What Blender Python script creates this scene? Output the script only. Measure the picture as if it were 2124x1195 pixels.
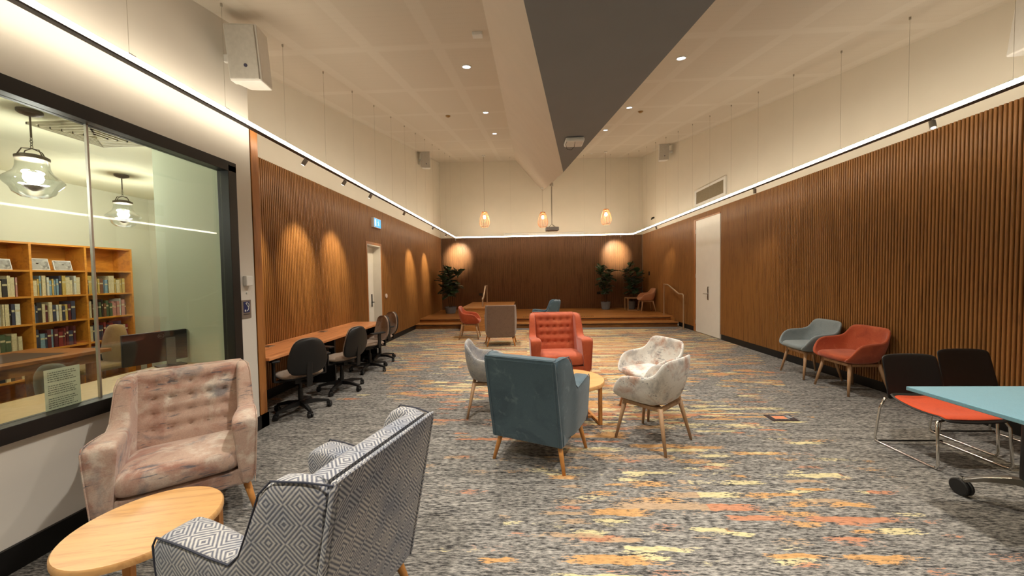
import bpy, bmesh, math, random
from mathutils import Vector, Matrix, noise as mnoise
PI = math.pi
D2R = PI/180
for o in list(bpy.data.objects): bpy.data.objects.remove(o)
sc = bpy.context.scene
C = sc.collection

# ------------------------------------------------------------------ camera
F_PX, YAW, PITCH, ROLL, CAM_H = 722.3, -0.0409, -0.0325, -0.01497, 1.45
fw = Vector((math.sin(YAW)*math.cos(PITCH), math.cos(YAW)*math.cos(PITCH), math.sin(PITCH)))
rt = Vector((math.cos(YAW), -math.sin(YAW), 0)); up = rt.cross(fw)
r2 = rt*math.cos(ROLL)+up*math.sin(ROLL); u2 = -rt*math.sin(ROLL)+up*math.cos(ROLL)
cam_d = bpy.data.cameras.new('camera'); cam = bpy.data.objects.new('camera', cam_d); C.objects.link(cam)
cam.matrix_world = Matrix(((r2.x, u2.x, -fw.x, 0), (r2.y, u2.y, -fw.y, 0), (r2.z, u2.z, -fw.z, CAM_H), (0, 0, 0, 1)))
cam_d.sensor_width = 36; cam_d.sensor_fit = 'HORIZONTAL'; cam_d.lens = F_PX*36/2124
cam_d.clip_start = 0.05; cam_d.clip_end = 200
sc.camera = cam

# ------------------------------------------------------------------ light and exposure
w = bpy.data.worlds.new('world'); sc.world = w; w.use_nodes = True
w.node_tree.nodes['Background'].inputs[0].default_value = (1.0, .86, .7, 1)
w.node_tree.nodes['Background'].inputs[1].default_value = 0.02
sc.view_settings.view_transform = 'Standard'; sc.view_settings.look = 'None'
sc.view_settings.exposure = 0.88; sc.view_settings.gamma = 1.0; sc.view_settings.use_curve_mapping = False
RAIL_EMIT = 10.0          # strength of the suspended light rails
DOWN_W = 135.0             # recessed ceiling downlights, watt
WARM = (1.0, .84, .58)
COOL = (1.0, .94, .84)
WASH_W = 88.0             # small rail spotlights

def spot(name, loc, target, watt, angle, blend, col, size=0.03, parent=None):
    d = bpy.data.lights.new(name, 'SPOT'); d.energy = watt; d.spot_size = angle*D2R; d.spot_blend = blend
    d.color = col; d.shadow_soft_size = size
    o = bpy.data.objects.new(name, d); C.objects.link(o)
    dirv = (Vector(target)-Vector(loc)).normalized()
    m = dirv.to_track_quat('-Z', 'Y').to_matrix().to_4x4(); m.translation = Vector(loc)
    o.matrix_world = m
    if parent is not None:
        o.parent = parent; o.matrix_parent_inverse = Matrix.Translation(-parent.location) if parent.rotation_euler.z == 0 else parent.matrix_basis.inverted()
    return o
def plight(name, loc, watt, col, size=.05):
    d = bpy.data.lights.new(name, 'POINT'); d.energy = watt; d.color = col; d.shadow_soft_size = size
    o = bpy.data.objects.new(name, d); C.objects.link(o); o.location = loc
    return o

# ------------------------------------------------------------------ room numbers
WL, WR, WG = -3.18, 4.28, -2.613      # panelled left wall, right wall, near white wall with the window
YB = 12.96                             # back wall
YN = -4.0                              # wall behind the camera
HP = 2.915                             # top of timber panelling
GE = 3.25                              # end of the near white wall
def zc(y): return 3.1356+0.19924*max(y, 0.0)   # raked ceiling
STAGE = .245

# ------------------------------------------------------------------ colours and materials
def S(r, g, b):
    f = lambda c: (c/255/12.92) if c/255 <= .04045 else ((c/255+.055)/1.055)**2.4
    return (f(r), f(g), f(b), 1)
MATS = {}
class NT:
    def __init__(s, name):
        s.m = bpy.data.materials.new(name); s.m.use_nodes = True; s.t = s.m.node_tree
        s.b = s.t.nodes['Principled BSDF']; s.out = s.t.nodes['Material Output']
    def n(s, kind, **kw):
        x = s.t.nodes.new(kind)
        for k, v in kw.items(): setattr(x, k, v)
        return x
    def l(s, a, b): s.t.links.new(a, b)
    def math(s, op, a, b=None, c=None, clamp=False):
        x = s.n('ShaderNodeMath', operation=op); x.use_clamp = clamp
        for i, v in enumerate((a, b, c)):
            if v is None: continue
            if isinstance(v, (int, float)): x.inputs[i].default_value = v
            else: s.l(v, x.inputs[i])
        return x.outputs[0]
    def mix(s, f, a, b, blend='MIX'):
        x = s.n('ShaderNodeMix', data_type='RGBA', blend_type=blend)
        for i, v in ((0, f), (6, a), (7, b)):
            if isinstance(v, (int, float)): x.inputs[i].default_value = v
            elif isinstance(v, tuple): x.inputs[i].default_value = v
            else: s.l(v, x.inputs[i])
        return x.outputs[2]
    def coords(s, kind='Object', scale=(1, 1, 1), rot=(0, 0, 0)):
        tc = s.n('ShaderNodeTexCoord'); mp = s.n('ShaderNodeMapping')
        mp.inputs['Scale'].default_value = scale; mp.inputs['Rotation'].default_value = rot
        s.l(tc.outputs[kind], mp.inputs[0]); return mp.outputs[0]
    def noise(s, vec, scale=5, detail=3, rough=.5, dist=0):
        x = s.n('ShaderNodeTexNoise'); s.l(vec, x.inputs['Vector'])
        x.inputs['Scale'].default_value = scale; x.inputs['Detail'].default_value = detail
        x.inputs['Roughness'].default_value = rough; x.inputs['Distortion'].default_value = dist
        return x.outputs[0]
    def ramp(s, f, stops, interp='LINEAR'):
        x = s.n('ShaderNodeValToRGB'); s.l(f, x.inputs[0]); e = x.color_ramp; e.interpolation = interp
        while len(e.elements) < len(stops): e.elements.new(.5)
        for el, (p, c) in zip(e.elements, stops): el.position = p; el.color = c
        return x.outputs[0]
    def bump(s, h, strength=.2, dist=.01):
        x = s.n('ShaderNodeBump'); x.inputs['Strength'].default_value = strength; x.inputs['Distance'].default_value = dist
        s.l(h, x.inputs['Height']); s.l(x.outputs[0], s.b.inputs['Normal'])
    def col(s, c):
        if isinstance(c, tuple): s.b.inputs['Base Color'].default_value = c
        else: s.l(c, s.b.inputs['Base Color'])
    def set(s, rough=.5, metal=0., spec=.5, sheen=0.):
        s.b.inputs['Roughness'].default_value = rough; s.b.inputs['Metallic'].default_value = metal
        s.b.inputs['Specular IOR Level'].default_value = spec; s.b.inputs['Sheen Weight'].default_value = sheen
def plain(name, c, rough=.5, metal=0., spec=.5, var=.06, vs=30, bump=0.):
    if name in MATS: return MATS[name]
    t = NT(name); v = t.coords()
    n = t.noise(v, vs, 3)
    dark = tuple(x*(1-var) for x in c[:3])+(1,); lite = tuple(min(1, x*(1+var)) for x in c[:3])+(1,)
    t.col(t.ramp(n, [(.3, dark), (.7, lite)])); t.set(rough, metal, spec)
    if bump: t.bump(n, bump, .004)
    MATS[name] = t.m; return t.m
def emit(name, c, strength):
    if name in MATS: return MATS[name]
    t = NT(name); t.b.inputs['Base Color'].default_value = (c[0]*.3, c[1]*.3, c[2]*.3, 1)
    t.b.inputs['Emission Color'].default_value = c if len(c) == 4 else c+(1,); t.b.inputs['Emission Strength'].default_value = strength
    MATS[name] = t.m; return t.m
def wood(name, c1, c2, scale=(1, 12, 12), s=3., rough=.4, axis_dist=1.2, knots=False):
    t = NT(name); v = t.coords(scale=scale)
    n = t.noise(v, s, 5, .6, axis_dist); n2 = t.noise(v, s*7, 3, .5)
    f = t.math('ADD', t.math('MULTIPLY', n, .75), t.math('MULTIPLY', n2, .25))
    t.col(t.ramp(f, [(.33, c2), (.5, c1), (.68, tuple(min(1, x*1.12) for x in c1[:3])+(1,))]))
    t.set(rough); t.bump(f, .08, .002); return t.m

plaster = plain('cream wall paint', S(222, 215, 200), .85, var=.015, vs=3)
plaster_near = plain('pale wall paint', S(214, 208, 198), .85, var=.015, vs=3)
lib_paint = plain('pale green wall paint', S(210, 208, 188), .85, var=.02, vs=2)
white_paint = plain('white door paint', S(226, 221, 212), .45, var=.02, vs=6)
white_plastic = plain('white plastic', S(222, 220, 214), .4, var=.02)
black_plastic = plain('black plastic', S(24, 23, 23), .5, var=.1)
black_skirt = plain('black skirting', S(14, 13, 13), .45, var=.1)
black_frame = plain('black window frame', S(22, 20, 20), .4, var=.1)
soffit_grey = plain('dark grey bulkhead underside', S(132, 133, 134), .9, var=.02, vs=3)  # darker grey, used on the bulkhead underside only
white_bulk = plain('white bulkhead paint', S(205, 192, 176), .9, var=.02, vs=3)
chrome = plain('chrome', S(225, 222, 216), .15, 1., var=.02)
brushed = plain('brushed steel', S(190, 185, 178), .35, 1., var=.05)
cast_alu = plain('grey cast metal', S(150, 146, 140), .35, .8, var=.05)
rib_wood = wood('orange timber ribs', S(150, 102, 52), S(114, 74, 36), (14, 14, .8), 1.6, .42)
rib_back = plain('dark brown rib backing', S(58, 30, 12), .7, var=.1)
rib_wood_b = wood('brown timber ribs', S(138, 98, 66), S(102, 68, 46), (14, 14, .8), 1.6, .45)
trim_wood = wood('orange timber trim', S(166, 108, 56), S(130, 80, 38), (10, 10, 1), 1.6, .4)
oak = wood('honey oak', S(204, 140, 72), S(176, 112, 52), (4, 4, 1), 4, .4)
oak_top = wood('blond oak table top', S(208, 158, 100), S(182, 130, 76), (1.2, 16, 4), 2.2, .35, .4)
oak_grey = wood('grey beige oak', S(176, 140, 104), S(146, 112, 80), (6, 6, 1), 3, .5)
desk_wood = wood('red orange timber worktop', S(222, 150, 96), S(188, 116, 70), (9, 1, 4), 2.2, .35, .8)
shelf_wood = wood('yellow oak veneer', S(204, 134, 44), S(172, 104, 30), (4, 1, 4), 3, .45)
lib_wood = wood('brown oak table', S(160, 98, 44), S(120, 68, 28), (8, 1, 4), 3, .4)
dark_pot = plain('blue grey pot glaze', S(120, 128, 138), .55, var=.08, vs=12)
soil = plain('soil', S(30, 22, 16), .9, var=.3, vs=60)

def stage_wood():
    t = NT('stage floorboards'); v = t.coords(scale=(1, 1, 1))
    br = t.n('ShaderNodeTexBrick'); t.l(v, br.inputs['Vector'])
    br.inputs['Scale'].default_value = 1; br.inputs['Brick Width'].default_value = 1.6; br.inputs['Row Height'].default_value = .13
    br.inputs['Mortar Size'].default_value = .004; br.inputs['Color1'].default_value = S(198, 142, 84); br.inputs['Color2'].default_value = S(150, 98, 52); br.inputs['Mortar'].default_value = S(60, 30, 12)
    n = t.noise(t.coords(scale=(1.2, 14, 14)), 3, 4, .6, .6)
    t.col(t.mix(.55, br.outputs[0], t.ramp(n, [(.3, S(140, 80, 34)), (.7, S(214, 150, 80))]))); t.set(.32)
    return t.m
stage_m = stage_wood()

def carpet():
    t = NT('striped loop carpet'); v = t.coords()
    sep = t.n('ShaderNodeSeparateXYZ'); t.l(v, sep.inputs[0]); X, Y = sep.outputs[0], sep.outputs[1]
    def vec(x, y, z=0.):
        c = t.n('ShaderNodeCombineXYZ')
        for i, q in enumerate((x, y, z)):
            if isinstance(q, (int, float)): c.inputs[i].default_value = q
            else: t.l(q, c.inputs[i])
        return c.outputs[0]
    # grey loops in rows across the room
    fine = t.noise(vec(t.math('MULTIPLY', X, 22.), t.math('MULTIPLY', Y, 95.)), 1.0, 3, .7)
    med = t.noise(vec(t.math('MULTIPLY', X, 3.), t.math('MULTIPLY', Y, 26.)), 1.0, 3, .6)
    big = t.noise(vec(t.math('MULTIPLY', X, .5), t.math('MULTIPLY', Y, 1.1)), 1.0, 2, .5)
    g = t.math('ADD', t.math('MULTIPLY', fine, .72), t.math('MULTIPLY', med, .28))
    base = t.ramp(g, [(.36, S(37, 36, 37)), (.45, S(91, 89, 86)), (.54, S(142, 138, 132)), (.66, S(180, 175, 166))])
    base = t.mix(t.math('MULTIPLY', t.math('SUBTRACT', big, .35, clamp=True), .5), base, S(70, 66, 64))
    # accent dashes: a row number across, a slow noise along the row
    jit = t.math('MULTIPLY', t.noise(vec(t.math('MULTIPLY', X, 9.), t.math('MULTIPLY', Y, 9.)), 1., 2, .6), .045)
    Yj = t.math('ADD', Y, jit)
    def layer(row_h, xf, off, thr):
        row = t.math('FLOOR', t.math('DIVIDE', Yj, row_h))
        seg = t.noise(vec(t.math('MULTIPLY', X, xf), t.math('ADD', t.math('MULTIPLY', row, 3.71), off)), 1., 1, .5)
        reg = t.noise(vec(t.math('MULTIPLY', X, .8), t.math('ADD', t.math('MULTIPLY', Y, 1.5), off)), 1., 2, .5)
        s_ = t.math('ADD', t.math('MULTIPLY', seg, .62), t.math('MULTIPLY', reg, .38))
        # more coloured rows further up the room, few near both walls
        gate = t.math('MULTIPLY', t.math('ABSOLUTE', t.math('SUBTRACT', X, .75)), .035)
        gate = t.math('ADD', gate, t.math('MULTIPLY', t.math('GREATER_THAN', t.math('ABSOLUTE', t.math('SUBTRACT', X, .7)), t.math('ADD', 2.0, t.math('MULTIPLY', t.math('MAXIMUM', t.math('SUBTRACT', Y, 3.2), 0.), .45))), .05))
        far = t.math('MULTIPLY', t.math('SUBTRACT', Y, 2.0, clamp=False), .026)
        far = t.math('MINIMUM', t.math('MAXIMUM', far, -.03), .135)
        s_ = t.math('ADD', t.math('SUBTRACT', s_, gate), far)
        s_ = t.math('ADD', s_, t.math('MULTIPLY', t.math('SUBTRACT', fine, .5), .26))
        m = t.math('MULTIPLY', t.math('SUBTRACT', s_, thr), 40., clamp=True)
        wn = t.n('ShaderNodeTexWhiteNoise', noise_dimensions='2D')
        t.l(vec(t.math('ADD', row, off), t.math('FLOOR', t.math('MULTIPLY', X, .9))), wn.inputs['Vector'])
        return m, wn.outputs['Value']
    pal = [(0, S(200, 156, 104)), (.28, S(190, 134, 104)), (.46, S(208, 198, 156)), (.74, S(178, 154, 128))]
    out = base
    for a in ((.045, 1.7, 0., .580), (.060, 1.2, 40., .592), (.030, 2.4, 90., .580)):
        m, cval = layer(*a)
        cc = t.ramp(cval, pal, 'CONSTANT')
        cc = t.mix(.35, cc, t.ramp(fine, [(.35, S(70, 56, 44)), (.55, S(255, 240, 215))]), 'MULTIPLY')
        out = t.mix(t.math('MULTIPLY', m, .9), out, cc)
    t.col(out); t.set(.95, spec=.1); t.bump(g, .5, .006); return t.m
carpet_m = carpet()

def ceiling_mat():
    t = NT('perforated ceiling board'); v = t.coords(rot=(0, 0, 0))
    br = t.n('ShaderNodeTexBrick'); mp = t.n('ShaderNodeMapping'); t.l(v, mp.inputs[0]); mp.inputs['Location'].default_value = (.18, .2, 0)
    t.l(mp.outputs[0], br.inputs['Vector']); br.offset = 0; br.inputs['Scale'].default_value = 1
    br.inputs['Brick Width'].default_value = .72; br.inputs['Row Height'].default_value = 1.3; br.inputs['Mortar Size'].default_value = .075; br.inputs['Mortar Smooth'].default_value = .3
    br.inputs['Color1'].default_value = S(204, 194, 178); br.inputs['Color2'].default_value = S(206, 196, 180); br.inputs['Mortar'].default_value = S(210, 201, 186)
    vo = t.n('ShaderNodeTexVoronoi'); vo.inputs['Scale'].default_value = 60; vo.inputs['Randomness'].default_value = 0; t.l(v, vo.inputs['Vector'])
    hole = t.math('LESS_THAN', vo.outputs[0], .22)
    t.col(t.mix(t.math('MULTIPLY', hole, .12), br.outputs[0], S(110, 98, 82))); t.set(.9); return t.m
ceil_m = ceiling_mat()

def blotch(name, base, cols, streak=None, scale=3.0, rough=.85):
    """soft printed or crushed cloth: base colour with drifting patches"""
    t = NT(name); v = t.coords(); cur = base
    for i, (c, th, sc_, amt) in enumerate(cols):
        mp = t.n('ShaderNodeMapping'); t.l(v, mp.inputs[0]); mp.inputs['Location'].default_value = (i*3.1, i*1.7, i*2.3)
        n = t.noise(mp.outputs[0], scale*sc_, 5, .62, .6)
        f = t.math('MULTIPLY', t.math('SUBTRACT', n, th), 7., clamp=True)
        cur = t.mix(t.math('MULTIPLY', f, amt), cur, c)
    if streak:
        mp = t.n('ShaderNodeMapping'); t.l(v, mp.inputs[0]); mp.inputs['Rotation'].default_value = (.5, .6, .4); mp.inputs['Scale'].default_value = (9, 60, 60)
        n = t.noise(mp.outputs[0], 1., 3, .6)
        mp2 = t.noise(v, 4., 3, .5)
        f = t.math('MULTIPLY', t.math('SUBTRACT', t.math('ADD', t.math('MULTIPLY', n, .6), t.math('MULTIPLY', mp2, .4)), .57), 16., clamp=True)
        cur = t.mix(t.math('MULTIPLY', f, .75), cur, streak)
    fine = t.noise(v, 160, 2, .6)
    cur = t.mix(.22, cur, t.ramp(fine, [(.3, (.25, .25, .25, 1)), (.7, (1, 1, 1, 1))]), 'MULTIPLY')
    t.col(cur); t.set(rough, spec=.25, sheen=.25); t.bump(fine, .12, .002); return t.m
teal_velvet = blotch('teal velvet', S(76, 97, 108), [(S(56, 74, 86), .5, 1.0, .6), (S(126, 146, 154), .58, 3.2, .45)], rough=.7)
rust_velvet = blotch('rust orange velvet', S(182, 84, 48), [(S(150, 60, 32), .5, 1.6, .6), (S(208, 116, 74), .57, 3, .5)], rough=.7)
pink_print = blotch('dusty pink watercolour print cloth', S(196, 166, 148), [(S(160, 104, 86), .49, 1.5, .7), (S(226, 214, 198), .52, 2.0, .85), (S(104, 112, 120), .57, 2.2, .7)], streak=S(86, 96, 108), scale=2.6)
white_print = blotch('white print cloth with rust smudges', S(222, 217, 208), [(S(176, 118, 82), .50, 1.5, .75), (S(150, 146, 144), .51, 2.4, .6), (S(226, 222, 214), .56, 3.0, .7)], streak=S(80, 86, 98), scale=3)
grey_cloth = blotch('pale blue grey cloth', S(140, 150, 152), [(S(116, 128, 132), .5, 3, .4)], rough=.9)
blush_cloth = blotch('blush cloth', S(196, 142, 106), [(S(170, 118, 86), .5, 3, .4)], rough=.9)
brown_cloth = blotch('taupe striped cloth', S(132, 112, 100), [(S(110, 92, 82), .5, 6, .4)], rough=.9)
seat_cloth = blotch('mottled beige cloth', S(158, 138, 120), [(S(112, 88, 74), .5, 3, .7), (S(196, 180, 158), .58, 4, .6)], rough=.9)
orange_pad = blotch('bright orange seat pad cloth', S(206, 74, 30), [(S(180, 58, 22), .5, 5, .4)], rough=.85)
tan_cloth = blotch('tan cloth', S(150, 122, 78), [(S(128, 100, 62), .5, 5, .4)], rough=.9)
olive_cloth = blotch('olive grey cloth', S(78, 70, 48), [(S(62, 54, 38), .5, 5, .4)], rough=.9)
blue_lam = blotch('pale blue table laminate', S(120, 168, 184), [(S(112, 158, 174), .5, 8, .3)], rough=.35)

def diamonds(name, light, darkc, period=.062, stripes=2.0):
    t = NT(name); tc = t.n('ShaderNodeTexCoord')
    s1 = t.n('ShaderNodeSeparateXYZ'); t.l(tc.outputs['Object'], s1.inputs[0])
    s2 = t.n('ShaderNodeSeparateXYZ'); t.l(tc.outputs['Normal'], s2.inputs[0])
    top = t.math('GREATER_THAN', t.math('ABSOLUTE', s2.outputs[2]), .72)
    sidef = t.math('GREATER_THAN', t.math('ABSOLUTE', s2.outputs[0]), t.math('ABSOLUTE', s2.outputs[1]))
    def sel(f, a, b): return t.math('ADD', t.math('MULTIPLY', f, a), t.math('MULTIPLY', t.math('SUBTRACT', 1., f), b))
    u = sel(top, s1.outputs[0], sel(sidef, s1.outputs[1], s1.outputs[0]))
    vv = sel(top, s1.outputs[1], s1.outputs[2])
    def tri(q, p): return t.math('ABSOLUTE', t.math('SUBTRACT', t.math('FRACT', t.math('DIVIDE', q, p)), .5))
    d = t.math('ADD', tri(u, period), tri(vv, period*1.15))
    st = t.math('SINE', t.math('MULTIPLY', d, 2*PI*stripes*2))
    n = t.noise(tc.outputs['Object'], 90, 3, .6)
    f = t.math('MULTIPLY', t.math('ADD', t.math('MULTIPLY', st, .5), t.math('ADD', .12, t.math('MULTIPLY', n, .7))), 1., clamp=True)
    big = t.noise(tc.outputs['Object'], 5, 3, .6)
    k = t.math('MULTIPLY', t.math('SUBTRACT', big, .42, clamp=True), 3.2, clamp=True)
    light2 = t.mix(k, light, S(150, 156, 168)); dark2 = t.mix(k, darkc, S(66, 72, 88))
    t.col(t.mix(f, dark2, light2)); t.set(.9, spec=.2, sheen=.2); t.bump(f, .25, .003); return t.m
diamond_cloth = diamonds('grey concentric diamond weave', S(198, 194, 188), S(98, 100, 112), .106, 3.5)
diamond_cloth_s = diamonds('fine grey diamond weave', S(206, 200, 190), S(126, 122, 120), .06, 2.5)

def glass_mat():
    t = NT('window glass'); t.b.inputs['Base Color'].default_value = (1, 1, 1, 1)
    tr = t.n('ShaderNodeBsdfTransparent'); tr.inputs[0].default_value = (.97, .985, .96, 1)
    gl = t.n('ShaderNodeBsdfGlossy'); gl.inputs['Roughness'].default_value = .02
    fr = t.n('ShaderNodeFresnel'); ge = t.n('ShaderNodeNewGeometry')
    t.l(t.math('ADD', 1.5, t.math('MULTIPLY', ge.outputs['Backfacing'], 1/1.5-1.5)), fr.inputs[0])   # same index for both faces of the thin pane
    mx = t.n('ShaderNodeMixShader'); t.l(t.math('MINIMUM', t.math('MULTIPLY', fr.outputs[0], 1.0), .9), mx.inputs[0])
    t.l(tr.outputs[0], mx.inputs[1]); t.l(gl.outputs[0], mx.inputs[2]); t.l(mx.outputs[0], t.out.inputs[0]); return t.m
glass_m = glass_mat()
def lampglass():
    t = NT('clear lamp glass'); t.b.inputs['Base Color'].default_value = (1, 1, 1, 1)
    tr = t.n('ShaderNodeBsdfTransparent'); tr.inputs[0].default_value = (.9, .93, .93, 1)
    gl = t.n('ShaderNodeBsdfGlossy'); gl.inputs['Roughness'].default_value = .05
    lw = t.n('ShaderNodeLayerWeight'); lw.inputs[0].default_value = .35
    mx = t.n('ShaderNodeMixShader'); t.l(lw.outputs[1], mx.inputs[0])
    t.l(tr.outputs[0], mx.inputs[1]); t.l(gl.outputs[0], mx.inputs[2]); t.l(mx.outputs[0], t.out.inputs[0]); return t.m
lampglass_m = lampglass()
leaf_m = blotch('dark green glossy leaf', S(38, 70, 34), [(S(24, 48, 24), .5, 6, .6)], rough=.35)
bark_m = plain('brown bark', S(74, 54, 36), .9, var=.2)

# ------------------------------------------------------------------ mesh helpers
class MB:
    def __init__(s): s.v = []; s.f = []; s.mi = []
    def add(s, vs, fs, mi=0):
        o = len(s.v); s.v += [tuple(v) for v in vs]; s.f += [tuple(o+i for i in f) for f in fs]; s.mi += [mi]*len(fs); return s
    def box(s, x0, x1, y0, y1, z0, z1, mi=0, M=None):
        vs = [Vector((x, y, z)) for z in (z0, z1) for y in (y0, y1) for x in (x0, x1)]
        if M is not None: vs = [M @ v for v in vs]
        return s.add(vs, [(0, 2, 3, 1), (4, 5, 7, 6), (0, 1, 5, 4), (2, 6, 7, 3), (0, 4, 6, 2), (1, 3, 7, 5)], mi)
    def bar(s, a, b, w, h, mi=0, up_=(0, 0, 1)):
        a, b = Vector(a), Vector(b); d = (b-a); L = d.length; d.normalize()
        u = Vector(up_); r = d.cross(u)
        if r.length < 1e-4: r = d.cross(Vector((0, 1, 0)))
        r.normalize(); u = r.cross(d)
        vs = [p+r*sx*w/2+u*sz*h/2 for p in (a, b) for sx, sz in ((-1, -1), (1, -1), (1, 1), (-1, 1))]
        return s.add(vs, [(3, 2, 1, 0), (4, 5, 6, 7), (0, 1, 5, 4), (1, 2, 6, 5), (2, 3, 7, 6), (3, 0, 4, 7)], mi)
    def tube(s, pts, rad, n=10, mi=0, caps=True):
        pts = [Vector(p) for p in pts]
        if isinstance(rad, (int, float)): rad = [rad]*len(pts)
        o = len(s.v); prev = None
        for i, p in enumerate(pts):
            d = (pts[min(i+1, len(pts)-1)]-pts[max(i-1, 0)]).normalized()
            if prev is None:
                a = Vector((0, 0, 1)) if abs(d.z) < .9 else Vector((1, 0, 0)); r = d.cross(a).normalized()
            else: r = (prev-d*prev.dot(d)).normalized()
            prev = r; q = d.cross(r)
            for k in range(n):
                t = 2*PI*k/n; s.v.append(tuple(p+(r*math.cos(t)+q*math.sin(t))*rad[i]))
        for i in range(len(pts)-1):
            for k in range(n):
                a = o+i*n+k; b = o+i*n+(k+1) % n
                s.f.append((a, b, b+n, a+n)); s.mi.append(mi)
        if caps:
            s.f.append(tuple(o+k for k in reversed(range(n)))); s.mi.append(mi)
            s.f.append(tuple(o+(len(pts)-1)*n+k for k in range(n))); s.mi.append(mi)
        return s
    def lathe(s, prof, c=(0, 0, 0), n=24, mi=0, M=None, close=True):
        o = len(s.v)
        for r, z in prof:
            for k in range(n):
                t = 2*PI*k/n; p = Vector((r*math.cos(t), r*math.sin(t), z))
                if M is not None: p = M @ p
                s.v.append(tuple(p+Vector(c)))
        for i in range(len(prof)-1):
            for k in range(n):
                a = o+i*n+k; b = o+i*n+(k+1) % n
                s.f.append((a, b, b+n, a+n)); s.mi.append(mi)
        if close:
            s.f.append(tuple(o+k for k in reversed(range(n)))); s.mi.append(mi)
            s.f.append(tuple(o+(len(prof)-1)*n+k for k in range(n))); s.mi.append(mi)
        return s
    def loft(s, rings, mi=0, caps=True, closed=True):
        n = len(rings[0]); o = len(s.v)
        for r in rings: s.v += [tuple(p) for p in r]
        for i in range(len(rings)-1):
            for k in range(n if closed else n-1):
                a = o+i*n+k; b = o+i*n+(k+1) % n
                s.f.append((a, b, b+n, a+n)); s.mi.append(mi)
        if caps:
            s.f.append(tuple(o+k for k in reversed(range(n)))); s.mi.append(mi)
            s.f.append(tuple(o+(len(rings)-1)*n+k for k in range(n))); s.mi.append(mi)
        return s
    def build(s, name, mats, parent=None, smooth=False, bevel=0, sub=0, solid=0, label=None, auto=None):
        me = bpy.data.meshes.new(name); me.from_pydata(s.v, [], s.f)
        for m in (mats if isinstance(mats, (list, tuple)) else [mats]): me.materials.append(m)
        for p, mi in zip(me.polygons, s.mi): p.material_index = mi; p.use_smooth = smooth
        bm = bmesh.new(); bm.from_mesh(me); bmesh.ops.recalc_face_normals(bm, faces=bm.faces); bm.to_mesh(me); bm.free()
        o = bpy.data.objects.new(name, me); C.objects.link(o)
        if parent is not None: o.parent = parent
        if solid:
            m = o.modifiers.new('solid', 'SOLIDIFY'); m.thickness = solid; m.offset = 1
        if bevel:
            m = o.modifiers.new('bevel', 'BEVEL'); m.width = bevel; m.segments = 2; m.limit_method = 'ANGLE'; m.angle_limit = 40*D2R
        if sub:
            m = o.modifiers.new('sub', 'SUBSURF'); m.levels = sub; m.render_levels = sub
        if auto: 
            for p in me.polygons: p.use_smooth = True
            me.set_sharp_from_angle(angle=auto*D2R)
        if label: o['label'] = label
        return o
def thing(name, loc, rz, label, cat, group=None):
    o = bpy.data.objects.new(name, None); C.objects.link(o); o.location = loc; o.rotation_euler = (0, 0, rz*D2R)
    o.empty_display_size = .1; o['label'] = label; o['category'] = cat
    if group: o['group'] = group
    return o
def tag(o, label, cat, group=None):
    o['label'] = label; o['category'] = cat
    if group: o['group'] = group
    return o
def struct(o): o['kind'] = 'structure'; return o
def dup(root, loc, rz, label, group=None):
    def cp(o, parent):
        c = o.copy(); C.objects.link(c)
        if parent is not None: c.parent = parent
        for ch in [x for x in KIDS.get(o.name, [])]: cp(ch, c)
        return c
    KIDS = {}
    for o in bpy.data.objects:
        if o.parent: KIDS.setdefault(o.parent.name, []).append(o)
    r = cp(root, None); r.location = loc; r.rotation_euler = (0, 0, rz*D2R); r['label'] = label
    if group: r['group'] = group
    return r

# ================================================================== THE ROOM
b = MB().box(-6.6, WR+.3, YN-.2, YB+.3, -.12, 0); struct(b.build('floor', carpet_m))
# raked ceiling
prof = [YN-.2, 0, YB+.2]
def slab(x0, x1, y0, y1, th=.12):
    m = MB(); ys = [y0]+([0] if y0 < 0 < y1 else [])+[y1]
    rings = [[(x0, y, zc(y)), (x1, y, zc(y)), (x1, y, zc(y)+th), (x0, y, zc(y)+th)] for y in ys]
    return m.loft(rings)
struct(slab(WL-.25, WR+.25, YN-.2, YB+.2).build('ceiling', ceil_m))
# right wall
b = MB().box(WR+.0, WR+.2, YN-.2, YB+.2, 0, 6.0); struct(b.build('wall_right', plaster))
b = MB().box(WL-.2, WR+.2, YB, YB+.2, 0, 6.0); struct(b.build('wall_back', plaster))
b = MB().box(WG-.2, WR+.2, YN-.2, YN, 0, 3.3); struct(b.build('wall_rear', plaster))
# left wall with a door opening y 6.82..7.46, z 0..2.15
DY0, DY1, DZ = 6.82, 7.46, 2.15
b = MB().box(WL-.2, WL, GE, DY0, 0, 6).box(WL-.2, WL, DY1, YB, 0, 6).box(WL-.2, WL, DY0, DY1, DZ, 6)
struct(b.build('wall_left', plaster))
# near white wall with the window opening
WY0, WY1, WZ0, WZ1 = -.9, 3.022, .684, 2.467
b = MB().box(WG-.07, WG, YN, WY0, 0, 3.6).box(WG-.07, WG, WY0, WY1, 0, WZ0).box(WG-.07, WG, WY0, WY1, WZ1, 4.2).box(WG-.07, WG, WY1, GE, 0, 4.2)
b.box(WL-.2, WG-.07, GE-.04, GE, 0, 6).box(WL-.2, WG-.07, YN, GE-.08, 2.86, 2.9)
struct(b.build('wall_window_side', plaster_near))
struct(MB().box(WL-.27, WG-.07, GE-.12, GE-.08, 0, 2.86).build('wall_library_return', plain('grey green wall paint', S(176, 182, 160), .85, var=.02, vs=2)))
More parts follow.
